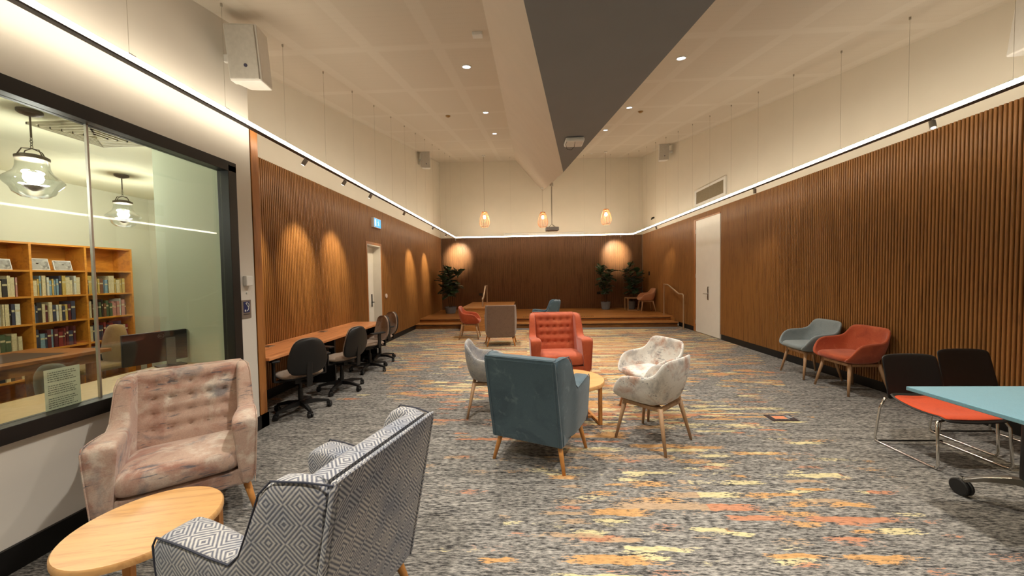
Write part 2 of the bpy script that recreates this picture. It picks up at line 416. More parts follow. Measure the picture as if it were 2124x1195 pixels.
# skirtings
struct(MB().box(WG, WG+.018, YN, GE+.1, 0, .13).box(WG-.1, WG+.018, GE+.001, GE+.1, 0, .13).build('baseboard_window_side', black_skirt))
struct(MB().box(WL, WL+.02, GE, DY0-.05, 0, .12).box(WL, WL+.02, DY1+.05, 10.0, 0, .12).build('baseboard_left', black_skirt))
struct(MB().box(WR-.02, WR, YN, 7.79, 0, .12).box(WR-.02, WR, 9.03, 9.9, 0, .12).build('baseboard_right', black_skirt))
# timber blade covering the end of the near wall, with a dark shadow gap
struct(MB().box(WG-.1, WG+.004, GE+.012, GE+.10, .13, 2.93).build('trim_1', trim_wood, bevel=.002))
struct(MB().box(WG-.12, WG-.006, GE, GE+.012, .0, 2.93).build('trim_2', black_skirt))

# ribbed timber panelling (vertical half-round battens)
def ribs(a0, a1, z0, z1, pitch, place, m, depth=.016):
    prof = [(0, 0), (.14, .0), (.20, .75), (.34, 1.), (.66, 1.), (.80, .75), (.86, 0)]
    n = int(round((a1-a0)/pitch)); p = (a1-a0)/n; o = len(m.v); line = []
    for i in range(n):
        for u, h in prof: line.append((a0+(i+u)*p, h*depth))
    line.append((a1, 0)); k = len(line)
    for a, h in line: m.v.append(place(a, h, z0)); 
    for a, h in line: m.v.append(place(a, h, z1))
    for i in range(k-1):
        m.f.append((o+i, o+i+1, o+k+i+1, o+k+i))
        j = i % len(prof); m.mi.append(1 if j in (0, 6) else 0)
    # caps of the battens, top and bottom
    for i in range(n):
        q = [o+i*len(prof)+j for j in range(1, 7)]
        m.f.append(tuple(q)); m.mi.append(0); m.f.append(tuple(k+x for x in reversed(q))); m.mi.append(0)
PITCH = .033
m = MB(); pl = lambda a, h, z: (WL+.012+h, a, z)
ribs(GE+.1, DY0-.04, .12, HP, PITCH, pl, m); ribs(DY0-.04, DY1+.04, DZ+.04, HP, PITCH, pl, m); ribs(DY1+.04, YB-.03, .12, HP, PITCH, pl, m)
m.box(WL, WL+.012, GE+.1, DY0-.04, .12, HP, 1).box(WL, WL+.012, DY0-.04, DY1+.04, DZ+.04, HP, 1).box(WL, WL+.012, DY1+.04, YB, .12, HP, 1)
o = m.build('trim_3', [rib_wood, rib_back]); struct(o)
RD0, RD1, RZ = 7.82, 8.90, 2.764
m = MB(); pr_ = lambda a, h, z: (WR-.012-h, a, z)
ribs(YN, RD0-.01, .12, HP, PITCH, pr_, m); ribs(RD0-.01, RD1+.11, RZ+.03, HP, PITCH, pr_, m); ribs(RD1+.11, YB-.03, .12, HP, PITCH, pr_, m)
m.box(WR-.012, WR, YN, RD0-.01, .12, HP, 1).box(WR-.012, WR, RD0-.01, RD1+.11, RZ+.03, HP, 1).box(WR-.012, WR, RD1+.11, YB, .12, HP, 1)
o = m.build('trim_4', [rib_wood, rib_back]); struct(o)
m = MB(); ribs(WL+.03, WR-.03, STAGE, HP, .036, lambda a, h, z: (a, YB-.012-h, z), m)
m.box(WL+.03, WR-.03, YB-.012, YB, STAGE, HP, 1)
struct(m.build('trim_5', [rib_wood_b, rib_back]))

# right door: tall white leaf, timber jamb
d = MB().box(WR-.034, WR, RD0, RD1, .012, RZ).build('door_1', white_paint, bevel=.003); struct(d)
MB().box(WR-.040, WR-.0, RD1+.004, RD1+.10, 0, RZ+.03).box(WR-.040, WR, RD0-.01, RD1+.004, RZ+.004, RZ+.03).build('door_frame', trim_wood, d)
h = MB().box(WR-.042, WR-.034, 8.285, 8.335, .84, 1.15).tube([(WR-.04, 8.31, .98), (WR-.09, 8.31, .98), (WR-.09, 8.42, .98)], .010, 8).lathe([(.014, 0), (.014, .012)], (0, 0, 0), 12, M=Matrix.Translation((WR-.042, 8.31, 1.1)) @ Matrix.Rotation(-PI/2, 4, 'Y'))
h.build('door_handle', brushed, d, label='brushed steel lever handle on a long plate')
for zz in (.25, 1.4, 2.5): MB().tube([(WR-.04, RD1+.002, zz-.05), (WR-.04, RD1+.002, zz+.05)], .008, 8).build('hinge', brushed, d)

# left door in a deep reveal
d = MB().box(WL-.165, WL-.13, DY0+.02, DY1-.02, .01, DZ-.02).build('door_2', white_paint, bevel=.003); struct(d)
MB().box(WL-.19, WL+.03, DY1-.02, DY1, 0, DZ).box(WL-.19, WL+.03, DY0, DY0+.02, 0, DZ).box(WL-.19, WL+.03, DY0+.02, DY1-.02, DZ-.02, DZ).build('door_frame', white_paint, d)
MB().box(WL+.01, WL+.034, DY1, DY1+.05, 0, DZ+.05).box(WL+.01, WL+.034, DY0-.05, DY0, 0, DZ+.05).box(WL+.01, WL+.034, DY0, DY1, DZ, DZ+.05).build('door_casing', trim_wood, d)
MB().box(WL-.13, WL-.124, 7.3, 7.35, .85, 1.12).tube([(WL-.125, 7.33, .95), (WL-.08, 7.33, .95), (WL-.08, 7.22, .95)], .010, 8).build('door_handle', black_plastic, d)

# window: black frame, frameless glass panes with a butt joint
wfr = MB(); fx0, fx1 = WG-.075, WG+.03
t_ = .055
wfr.box(fx0, fx1, WY0-.03, WY1+.03, WZ1-t_, WZ1+.03).box(fx0, fx1, WY0-.03, WY1+.03, WZ0-.03, WZ0+t_)
wfr.box(fx0, fx1, WY1-t_, WY1+.03, WZ0, WZ1).box(fx0, fx1, WY0-.03, WY0+t_, WZ0, WZ1)
win = wfr.build('window_1', black_frame, bevel=.003); struct(win)
ys = [WY0+t_, .05, 1.04, 2.035, WY1-t_]
for i in range(4):
    MB().box(WG-.045, WG-.035, ys[i]+.004, ys[i+1]-.004, WZ0+t_, WZ1-t_).build('glass_pane', glass_m, win)
for y in ys[1:4]: MB().box(WG-.048, WG-.032, y-.005, y+.005, WZ0+t_, WZ1-t_).build('glass_joint', brushed, win, label='thin bright joint between two glass panes')

# bulkhead: tapering folded box below the ceiling, pale left face and dark grey underside
XA, XB_, KL, KR, SOF = -.33, 1.56, 1.147, 1.24, 3.2
RXg = (1.56*KR-.33*KL)/(KL+KR); RHg = KL*(RXg+.33)
yA = (SOF-3.1356)/.19924; yR = (SOF+RHg-3.1356)/.19924
vs = [(XA, yA, SOF), (XB_, yA, SOF), (XA, YB, zc(YB)), (XB_, YB, zc(YB)), (RXg, yR, SOF), (RXg, YB, zc(YB)-RHg)]
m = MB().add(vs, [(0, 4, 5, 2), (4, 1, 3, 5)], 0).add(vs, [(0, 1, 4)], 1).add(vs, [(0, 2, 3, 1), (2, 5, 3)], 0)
tag(m.build('ceiling_bulkhead', [white_bulk, soffit_grey]), 'long folded bulkhead under the ceiling, pale side and dark grey underside', 'bulkhead')

# stage and steps
sy0, sy1, sy2 = 9.75, 10.15, YB
st = thing('stage', (0, 0, 0), 0, 'low orange timber stage across the end of the hall', 'stage')
EX0, EX1, EY1 = -1.78, -.36, 11.45
def split(name, m_, x1, y0, y1, z0, z1, **k):
    m = MB().box(WL+.02, EX0, y0, y1, z0, z1).box(EX1, x1, y0, y1, z0, z1)
    if y1 > EY1: m.box(EX0, EX1, EY1, y1, z0, z1)
    return m.build(name, m_, st, **k)
split('step', stage_m, 4.16, sy0, sy1, .0, .11)
split('riser', stage_m, 4.10, sy1, sy1+.02, .11, .215)
split('platform', stage_m, WR-.02, sy1+.02, sy2-.02, .0, .215)
split('deck', stage_m, WR-.02, sy1+.1, sy2-.02, .215, STAGE)
split('deck_edge', stage_m, 4.12, sy1-.02, sy1+.1, .215, STAGE)
split('tread', stage_m, 4.18, sy0-.02, sy1+.01, .11, .135)
split('nosing', black_skirt, 4.18, sy0-.028, sy0-.018, .095, .11, label='thin dark nosing strip under the step edge')  # dark nosing strip along the step edge
split('nosing', black_skirt, 4.12, sy1-.03, sy1-.02, .2, .214, label='thin dark nosing strip under the step edge')
tag(MB().box(-.8, 4.05, 9.42, 9.70, 0, .006).build('tactile_strip', plain('grey tactile rubber', S(112, 110, 108), .8, var=.1, vs=80)), 'flat grey tactile strip on the carpet at the foot of the stage steps', 'strip')
g = MB(); x = -.1
while x < 2.0:
    g.box(x, x+.028, 10.32, 10.42, STAGE, STAGE+.004); x += .05
tag(g.build('floor_grille', black_skirt), 'row of short dark slots let into the front of the stage deck', 'vent')

# timber lift or ramp enclosure at the left of the steps
bx = thing('timber_enclosure', (-1.07, 10.35, 0), 0, 'low solid timber box at the front left of the stage', 'enclosure')
MB().box(-.68, .68, -1.07, 1.07, .0, .60).build('body', stage_m, bx)
MB().box(-.70, .70, -1.09, 1.09, .60, .63).build('top', stage_m, bx, bevel=.004)

# ================================================================== light rails
al_m = plain('grey aluminium rail', S(70, 66, 70), .4, .3, var=.05)
em_m = emit('warm white rail diffuser', (1., .89, .70), RAIL_EMIT)
wire_m = plain('thin steel wire', S(176, 168, 154), .5, .2, var=.05)
RZ0 = 2.80
def rail(name, x0, x1, y0, y1, label, wires):
    t = thing(name, (0, 0, 0), 0, label, 'light rail')
    long_y = (y1-y0) > (x1-x0)
    MB().box(x0, x1, y0, y1, RZ0, RZ0+.012).build('rail_body', al_m, t, label='dark grey underside profile')
    MB().box(x0+.002, x1-.002, y0, y1, RZ0+.012, RZ0+.05).build('diffuser', em_m, t, label='glowing warm white diffuser')
    for (x, y) in wires:
        MB().tube([(x, y, RZ0+.045), (x, y, zc(y)+.01)], .0013, 5).lathe([(.008, zc(y)-.025), (.008, zc(y)+.01)], (x, y, 0), 8).build('suspension_wire', wire_m, t)
        MB().box(x-.02, x+.02, y-.02, y+.02, RZ0+.05, RZ0+.058).build('wire_clip', white_plastic, t)
    return t
RXL, RXR, RYB = -2.43, 3.64, 12.0
wy = [2.79+.715*i for i in range(13)]
rail('light_rail', RXL-.02, RXL+.02, -1.4, RYB-.03, 'long suspended light rail running the length of the left wall', [(RXL, y) for y in [-.8, .6, 1.4, 2.1]+wy])
rail('light_rail', RXR-.02, RXR+.02, -1.4, RYB-.03, 'long suspended light rail running the length of the right wall', [(RXR, y) for y in [-.8, .6, 1.4, 2.1]+wy])
rail('light_rail', RXL-.02, RXR+.02, RYB-.02, RYB+.02, 'suspended light rail running across the stage end of the hall', [(x, RYB) for x in (-2.2, -1.4, -.5, 2.0, 2.9, 3.5)])

def track_spot(x, y, tx, ty, tz, watt, label, group='small spotlights under the light rails', ang=44, bl=.85):
    t = thing('track_spotlight', (x, y, RZ0), 0, label, 'spotlight', group)
    dv = (Vector((tx, ty, tz))-Vector((x, y, RZ0-.05))).normalized()
    MB().tube([(0, 0, 0), (0, 0, -.035)], .006, 8).build('stem', white_plastic, t)
    a = Vector((0, 0, -.05)); MB().tube([a-dv*.035, a+dv*.035], .022, 14).build('head', plain('pale grey lamp head', S(150, 146, 138), .4), t)
    e = a+dv*.036; MB().tube([e, e+dv*.002], .016, 12).build('lens', emit('spot lens', (1., .9, .75), 6.), t)
    lp = Vector((x, y, RZ0))+a+dv*.05
    spot('spot_beam', lp, lp+dv, watt, ang, bl, WARM, .012)
for y, ty in ((3.8, 3.75), (4.64, 4.70), (5.43, 5.60), (6.95, 7.35), (9.1, 9.35), (10.6, 10.75)):
    near = {3.8: 'nearest of the small spotlights hanging under the left light rail', 4.64: 'second small spotlight from the near end of the left light rail', 5.43: 'third small spotlight along the left light rail',
            6.95: 'small spotlight on the left light rail beside the illuminated exit sign', 9.1: 'small spotlight on the left light rail beyond the left door', 10.6: 'small spotlight on the left light rail nearest the stage wall'}[y]
    track_spot(RXL, y, WL, ty, 1.7, WASH_W*(1.0 if y != 6.95 else .3), near)
track_spot(-2.42, RYB, -2.50, YB, 2.25, WASH_W*2.3, 'small spotlight at the left end of the stage light rail', ang=64, bl=1.)
track_spot(3.22, RYB, 3.27, YB, 2.25, WASH_W*2.3, 'small spotlight at the right end of the stage light rail', ang=64, bl=1.)
track_spot(RXR, 3.30, 3.2, 2.4, 0, WASH_W*.5, 'lit small spotlight under the right light rail near the black chairs', ang=60)
track_spot(RXR, 5.72, WR, 6.6, 1.2, WASH_W*.12, 'small spotlight under the right light rail before the white door')
track_spot(RXR, 9.9, WR, 10.6, 1.6, WASH_W*.18, 'small spotlight under the right light rail beside the steps')

# downlights
dl_em = emit('downlight lens', (.82, .92, 1.0), 9.)
sl = math.atan(.19924)
def downlight(x, y, label):
    t = thing('downlight', (x, y, zc(y)), 0, label, 'downlight', 'recessed ceiling downlights')
    M = Matrix.Rotation(sl if y > 0 else 0, 4, 'X')
    MB().lathe([(.058, .02), (.058, -.006), (.046, -.008), (.044, .0)], n=24, M=M, close=False).build('trim_ring', white_plastic, t)
    MB().lathe([(.044, -.002), (.044, .002)], n=24, M=M).build('lens', dl_em, t)
    spot('downlight_beam', (x, y, zc(y)-.03), (x, y, 0), DOWN_W, 104, .8, COOL, .04)
for i, y in enumerate((4.24, 6.29, 8.11)):
    downlight(-.68, y, ('nearest', 'middle', 'farthest')[i]+' of the three round downlights left of the bulkhead')
    downlight(1.85, y, ('nearest', 'middle', 'farthest')[i]+' of the three round downlights right of the bulkhead')
for y, a in ((.2, 'directly above'), (2.2, 'just in front of')):
    downlight(-.68, y, 'round downlight left of the bulkhead, %s the camera position' % a)
    downlight(1.85, y, 'round downlight right of the bulkhead, %s the camera position' % a)
for x, y, lab in ((-1.39, 6.43, 'small round brass coloured detector on the ceiling left of the bulkhead'), (2.14, 6.58, 'small round brass coloured detector on the ceiling right of the bulkhead')):
    tag(MB().lathe([(.045, .01), (.045, -.012), (.02, -.03)], (x, y, zc(y)), 16, M=Matrix.Rotation(sl, 4, 'X')).build('smoke_detector', plain('old brass', S(150, 118, 66), .4, .3)), lab, 'detector')
tag(MB().box(-.05, .05, -.03, .03, -.035, .01, M=Matrix.Translation((-.44, 3.45, zc(3.45)))).build('ceiling_sensor', white_plastic, bevel=.006), 'small cream sensor box on the ceiling beside the bulkhead', 'sensor')
tag(MB().lathe([(.04, .01), (.04, -.01), (.015, -.02)], (2.2, 11.7, zc(11.7)), 14).build('smoke_detector', white_plastic), 'small white detector on the ceiling near the stage wall', 'detector')

# wireless access point on the dark underside
ap = thing('access_point', (.64, 4.57, 3.165), 0, 'pale rounded wireless box with hanging cable under the bulkhead', 'wireless access point')
MB().box(-.12, .12, -.11, .11, -.025, .03).build('housing', white_plastic, ap, bevel=.02)
MB().tube([(-.10, -.09, -.02), (-.12, -.10, -.06), (-.10, -.10, -.12), (-.05, -.10, -.13), (-.01, -.10, -.09), (.0, -.09, -.02)], .003, 6).build('cable', black_plastic, ap)

# ================================================================== wall fittings
v = thing('air_grille', (WR, 8.31, 3.325), 0, 'wide rectangular air grille high on the right wall above the white door', 'vent')
MB().box(-.03, 0, -.68, .68, .145, .20).box(-.03, 0, -.68, .68, -.20, -.145).box(-.03, 0, .60, .68, -.145, .145).box(-.03, 0, -.68, -.60, -.145, .145).build('frame', white_plastic, v, bevel=.003)
g = MB().box(-.004, 0, -.6, .6, -.145, .145, 1)
k = -.59
while k < .59: g.box(-.022, -.004, k, k+.006, -.145, .145); k += .024
g.build('slats', [plain('bronze grey slat', S(176, 162, 136), .5), plain('brown vent cavity', S(92, 82, 66), .8)], v)

def speaker(loc, rz, label, w_=.3, h_=.5, d_=.24, br_side=-1):
    t = thing('wall_speaker', loc, rz, label, 'speaker', 'white wall speakers')
    M = Matrix.Rotation(8*D2R, 4, 'X')
    MB().loft([[M @ Vector(p) for p in ring] for ring in (
        [(-w_/2, -d_/2, -h_/2), (w_/2, -d_/2, -h_/2), (w_/2*.72, d_/2, -h_/2), (-w_/2*.72, d_/2, -h_/2)],
        [(-w_/2, -d_/2, h_/2), (w_/2, -d_/2, h_/2), (w_/2*.72, d_/2, h_/2), (-w_/2*.72, d_/2, h_/2)])]).build('cabinet', white_plastic, t, bevel=.015)
    MB().box(-w_/2+.015, w_/2-.015, -d_/2-.012, -d_/2, -h_/2+.015, h_/2-.015, M=M).build('front_grille', plain('pale grey mesh', S(190, 186, 178), .7), t, bevel=.006)
    MB().lathe([(.014, 0), (.014, .004)], n=14, M=M @ Matrix.Translation((.02, -d_/2-.012, -h_/2+.12)) @ Matrix.Rotation(PI/2, 4, 'X')).build('badge', plain('dark badge', S(60, 60, 84), .4), t)
    s = br_side
    MB().box(s*(w_/2+.008), s*(w_/2+.03), -.02, .05, -.2, .2).box(min(s*(w_/2+.015), s*(w_/2+.14)), max(s*(w_/2+.015), s*(w_/2+.14)), .0, .03, -.03, .03).build('bracket', white_plastic, t)
    return t
speaker((-2.38, 3.02, 3.395), 6, 'big white speaker high on the near left wall above the window corner', .27, .45, .22)
speaker((4.00, 2.86, 3.42), -8, 'white speaker high on the right wall at the picture edge', .34, .56, .26, 1)
speaker((-2.96, 10.5, 5.0), 8, 'small white speaker high on the left wall near the stage', .28, .5, .24)
speaker((4.02, 10.4, 5.0), -8, 'small white speaker high on the right wall near the stage', .28, .5, .24, 1)

# thermostat and hearing-loop plate
tag(MB().box(WG, WG+.04, 3.11, 3.185, 1.40, 1.495).build('wall_sensor', white_plastic, bevel=.008), 'small white box on the narrow wall right of the window', 'sensor')
tag(MB().lathe([(.008, 0), (.008, .006)], n=10, M=Matrix.Translation((WG, 3.15, 1.335)) @ Matrix.Rotation(PI/2, 4, 'Y')).build('screw_cap', plain('pale steel cap', S(220, 225, 220), .3, .4)), 'tiny bright round cap between the white sensor and the hearing sign', 'screw cap')
sg = thing('hearing_loop_sign', (WG, 3.135, 1.185), 0, 'square metal plate with blue hearing loop ear symbol', 'sign')
MB().box(0, .006, -.055, .055, -.085, .085).build('plate', plain('taupe metal plate', S(130, 118, 108), .5, .2), sg, bevel=.001)
MB().box(.006, .009, -.034, .034, -.03, .07).build('blue_panel', plain('navy panel', S(30, 40, 92), .4), sg)
ear = []
for i in range(15):
    a = -PI*.25+PI*1.25*i/14; ear.append((.011, .002+.020*math.cos(a), .035+.024*math.sin(a)))
ear = ear[::-1]
MB().tube([(.011, -.0, -.018)]+[(.011, .012, -.008), (.011, .02, .012)]+ear[-12:], .0032, 6).build('ear_symbol', white_plastic, sg)
MB().box(.009, .0115, -.026, -.012, -.022, -.004).build('ear_dot', white_plastic, sg)
MB().box(.006, .0075, -.036, .036, -.052, -.045).build('caption_line', plain('dark caption', S(60, 54, 50), .5), sg)

ex = thing('exit_sign', (WL+.035, 7.22, 2.61), 0, 'glowing blue green running figure exit sign above the left door', 'exit sign')
MB().box(-.02, .05, -.17, .17, -.10, .10).build('housing', white_plastic, ex, bevel=.006)
MB().box(.05, .054, -.155, .155, -.085, .085).build('lit_panel', emit('exit sign cyan', (.03, .36, .95), .75), ex)
wh = emit('exit sign white', (.7, .95, 1.), .6)
MB().lathe([(.014, 0), (.014, .003)], n=12, M=Matrix.Translation((.054, .02, .05)) @ Matrix.Rotation(PI/2, 4, 'Y')).bar((.056, .02, .03), (.056, .035, -.015), .003, .02).bar((.056, .03, -.015), (.056, .0, -.06), .003, .014).bar((.056, .035, -.015), (.056, .07, -.05), .003, .014).bar((.056, .02, .025), (.056, -.02, .005), .003, .01).bar((.056, .02, .025), (.056, .06, .01), .003, .01).build('running_figure', wh, ex)
MB().box(.054, .057, -.14, -.08, -.07, .07).build('door_symbol', wh, ex)
sw = tag(MB().lathe([(.05, 0), (.05, .03), (.036, .036)], n=16, M=Matrix.Translation((WL+.012, 7.70, 1.06)) @ Matrix.Rotation(PI/2, 4, 'Y')).build('door_release_button', plain('pinkish white plastic', S(214, 196, 184), .4)), 'round white button on the ribbed wall right of the left door', 'button')
tag(MB().box(WR-.045, WR-.02, 12.17, 12.25, 1.43, 1.56).build('wall_panel', black_plastic, bevel=.004), 'small black control on the right wall above the stage', 'control panel')
tag(MB().box(-1.76, -1.62, YB-.045, YB-.028, .76, .85).build('power_outlet', black_plastic, bevel=.003), 'black outlet on the ribbed stage wall between plant and timber box', 'outlet')
tag(MB().box(2.60, 2.72, YB-.045, YB-.028, .76, .85).build('power_outlet', black_plastic, bevel=.003), 'black outlet on the ribbed stage wall behind the middle plant', 'outlet')
tag(MB().tube([(WR, 11.83, 3.35), (WR-.06, 11.83, 3.33), (WR-.1, 11.8, 3.28)], [.03, .03, .018], 10).build('wall_hook', black_plastic), 'tiny dark fitting on the cream wall above the right rail near the stage', 'fitting')

# handrails
tube_m = plain('satin tan steel tube', S(196, 172, 144), .3, .7, var=.03)
hr = thing('handrail', (0, 0, 0), 0, 'steel handrail bending down the steps by the right wall', 'handrail')
MB().tube([(4.10, 10.56, 1.15), (4.10, 10.30, 1.15), (4.11, 10.22, 1.13), (4.12, 9.62, .93), (4.12, 9.55, .92), (4.12, 9.36, .92), (4.12, 9.31, .90), (4.12, 9.30, .84)], .022, 10).build('rail_tube', tube_m, hr)
MB().tube([(4.10, 10.55, STAGE), (4.10, 10.55, 1.15)], .018, 10).lathe([(.045, 0), (.045, .008)], (4.10, 10.55, STAGE), 14).build('post', tube_m, hr)
MB().tube([(4.12, 9.30, 0), (4.12, 9.30, .86)], .018, 10).lathe([(.045, 0), (.045, .008)], (4.12, 9.30, 0), 14).build('post', tube_m, hr)
hr2 = thing('handrail', (0, 0, 0), 0, 'steel handrail seen end on above the timber box', 'handrail')
MB().tube([(-1.24, 10.95, 1.17), (-1.24, 10.5, 1.17), (-1.23, 10.4, 1.15), (-1.2, 9.7, .89), (-1.2, 9.62, .87), (-1.2, 9.5, .87), (-1.2, 9.47, .83)], .024, 10).build('rail_tube', tube_m, hr2)
MB().tube([(-1.24, 10.92, .63), (-1.24, 10.92, 1.17)], .02, 10).build('post', tube_m, hr2)
MB().tube([(-1.2, 9.47, .63), (-1.2, 9.47, .84)], .02, 10).build('post', tube_m, hr2)

# projector on a pole and the screen case
pj = thing('projector', (.80, 10.6, 2.86), 4, 'grey white projector hanging on a long pole from the bulkhead', 'projector')
MB().box(-.19, .19, -.15, .15, -.05, .06).build('body', plain('pale blue grey plastic', S(170, 172, 178), .5), pj, bevel=.02)
MB().lathe([(.04, 0), (.04, .03)], n=16, M=Matrix.Translation((.08, .15, 0)) @ Matrix.Rotation(-PI/2, 4, 'X')).build('lens', black_plastic, pj)
MB().tube([(0, 0, .16), (0, 0, zc(10.6)-1.0-2.86)], .018, 10).lathe([(.05, zc(10.6)-1.10-2.86), (.05, zc(10.6)-1.0-2.86)], n=14).build('pole', brushed, pj)
MB().tube([(0, 0, .16), (-.1, -.08, .06)], .008, 6).tube([(0, 0, .16), (.1, -.08, .06)], .008, 6).tube([(0, 0, .16), (.1, .08, .06)], .008, 6).tube([(0, 0, .16), (-.1, .08, .06)], .008, 6).build('mount_arms', brushed, pj)
scn = thing('projection_screen_case', (.68, YB-.06, 2.99), 0, 'long slim white screen case on the stage wall above the light rail', 'screen case')
MB().box(-1.43, 1.43, -.05, .055, -.06, .06).build('case', white_plastic, scn, bevel=.015)
MB().box(-1.47, -1.43, -.055, .055, -.065, .065).build('end_cap', white_plastic, scn); MB().box(1.43, 1.47, -.055, .055, -.065, .065).build('end_cap', white_plastic, scn)

# cane pendants
cane = wood('blond cane', S(206, 142, 92), S(176, 112, 66), (4, 4, 1), 4, .5)
bulb_m = emit('warm bulb', (1., .72, .42), 45.)
def pendant(x, y, ztop, label, wire_top, watt=14):
    t = thing('pendant_lamp', (x, y, ztop), 0, label, 'pendant lamp', 'cane pendant lamps above the stage')
    prof = [(.075, 0), (.10, -.06), (.135, -.15), (.165, -.27), (.17, -.36), (.15, -.43), (.105, -.485)]
    m = MB()
    for k in range(18):
        a = 2*PI*k/18; m.tube([(r*math.cos(a), r*math.sin(a), z) for r, z in prof], .004, 5)
    m.build('cane_cage', cane, t)
    h = MB()
    for r, z in (prof[0], prof[-1]):
        h.tube([(r*math.cos(2*PI*k/24), r*math.sin(2*PI*k/24), z) for k in range(25)], .007, 6)
    h.build('hoop', cane, t)
    MB().lathe([(.07, .0), (.07, -.02), (.02, -.05), (.02, -.10)], n=16).build('lamp_cap', cane, t)
    MB().lathe([(.012, -.10), (.034, -.13), (.042, -.165), (.032, -.20), (.008, -.215)], n=16).build('bulb', bulb_m, t)
    MB().tube([(0, 0, 0), (-.005, 0, wire_top-ztop)], .004, 6).build('cord', plain('fawn cord', S(150, 132, 110), .7), t)
    MB().lathe([(.05, wire_top-ztop-.03), (.05, wire_top-ztop+.005)], n=16).build('ceiling_rose', white_plastic, t)
    plight('pendant_glow', (x, y, ztop-.24), watt*.5, WARM, .055)
pendant(-1.33, 11.4, 3.57, 'left of the three cane pendant lamps over the stage', zc(11.4))
pendant(.585, 11.75, 3.58, 'middle of the three cane pendant lamps, dimmer and half behind the projector', zc(11.75)-1.08, 5)
pendant(2.60, 11.4, 3.57, 'right of the three cane pendant lamps over the stage', zc(11.4))

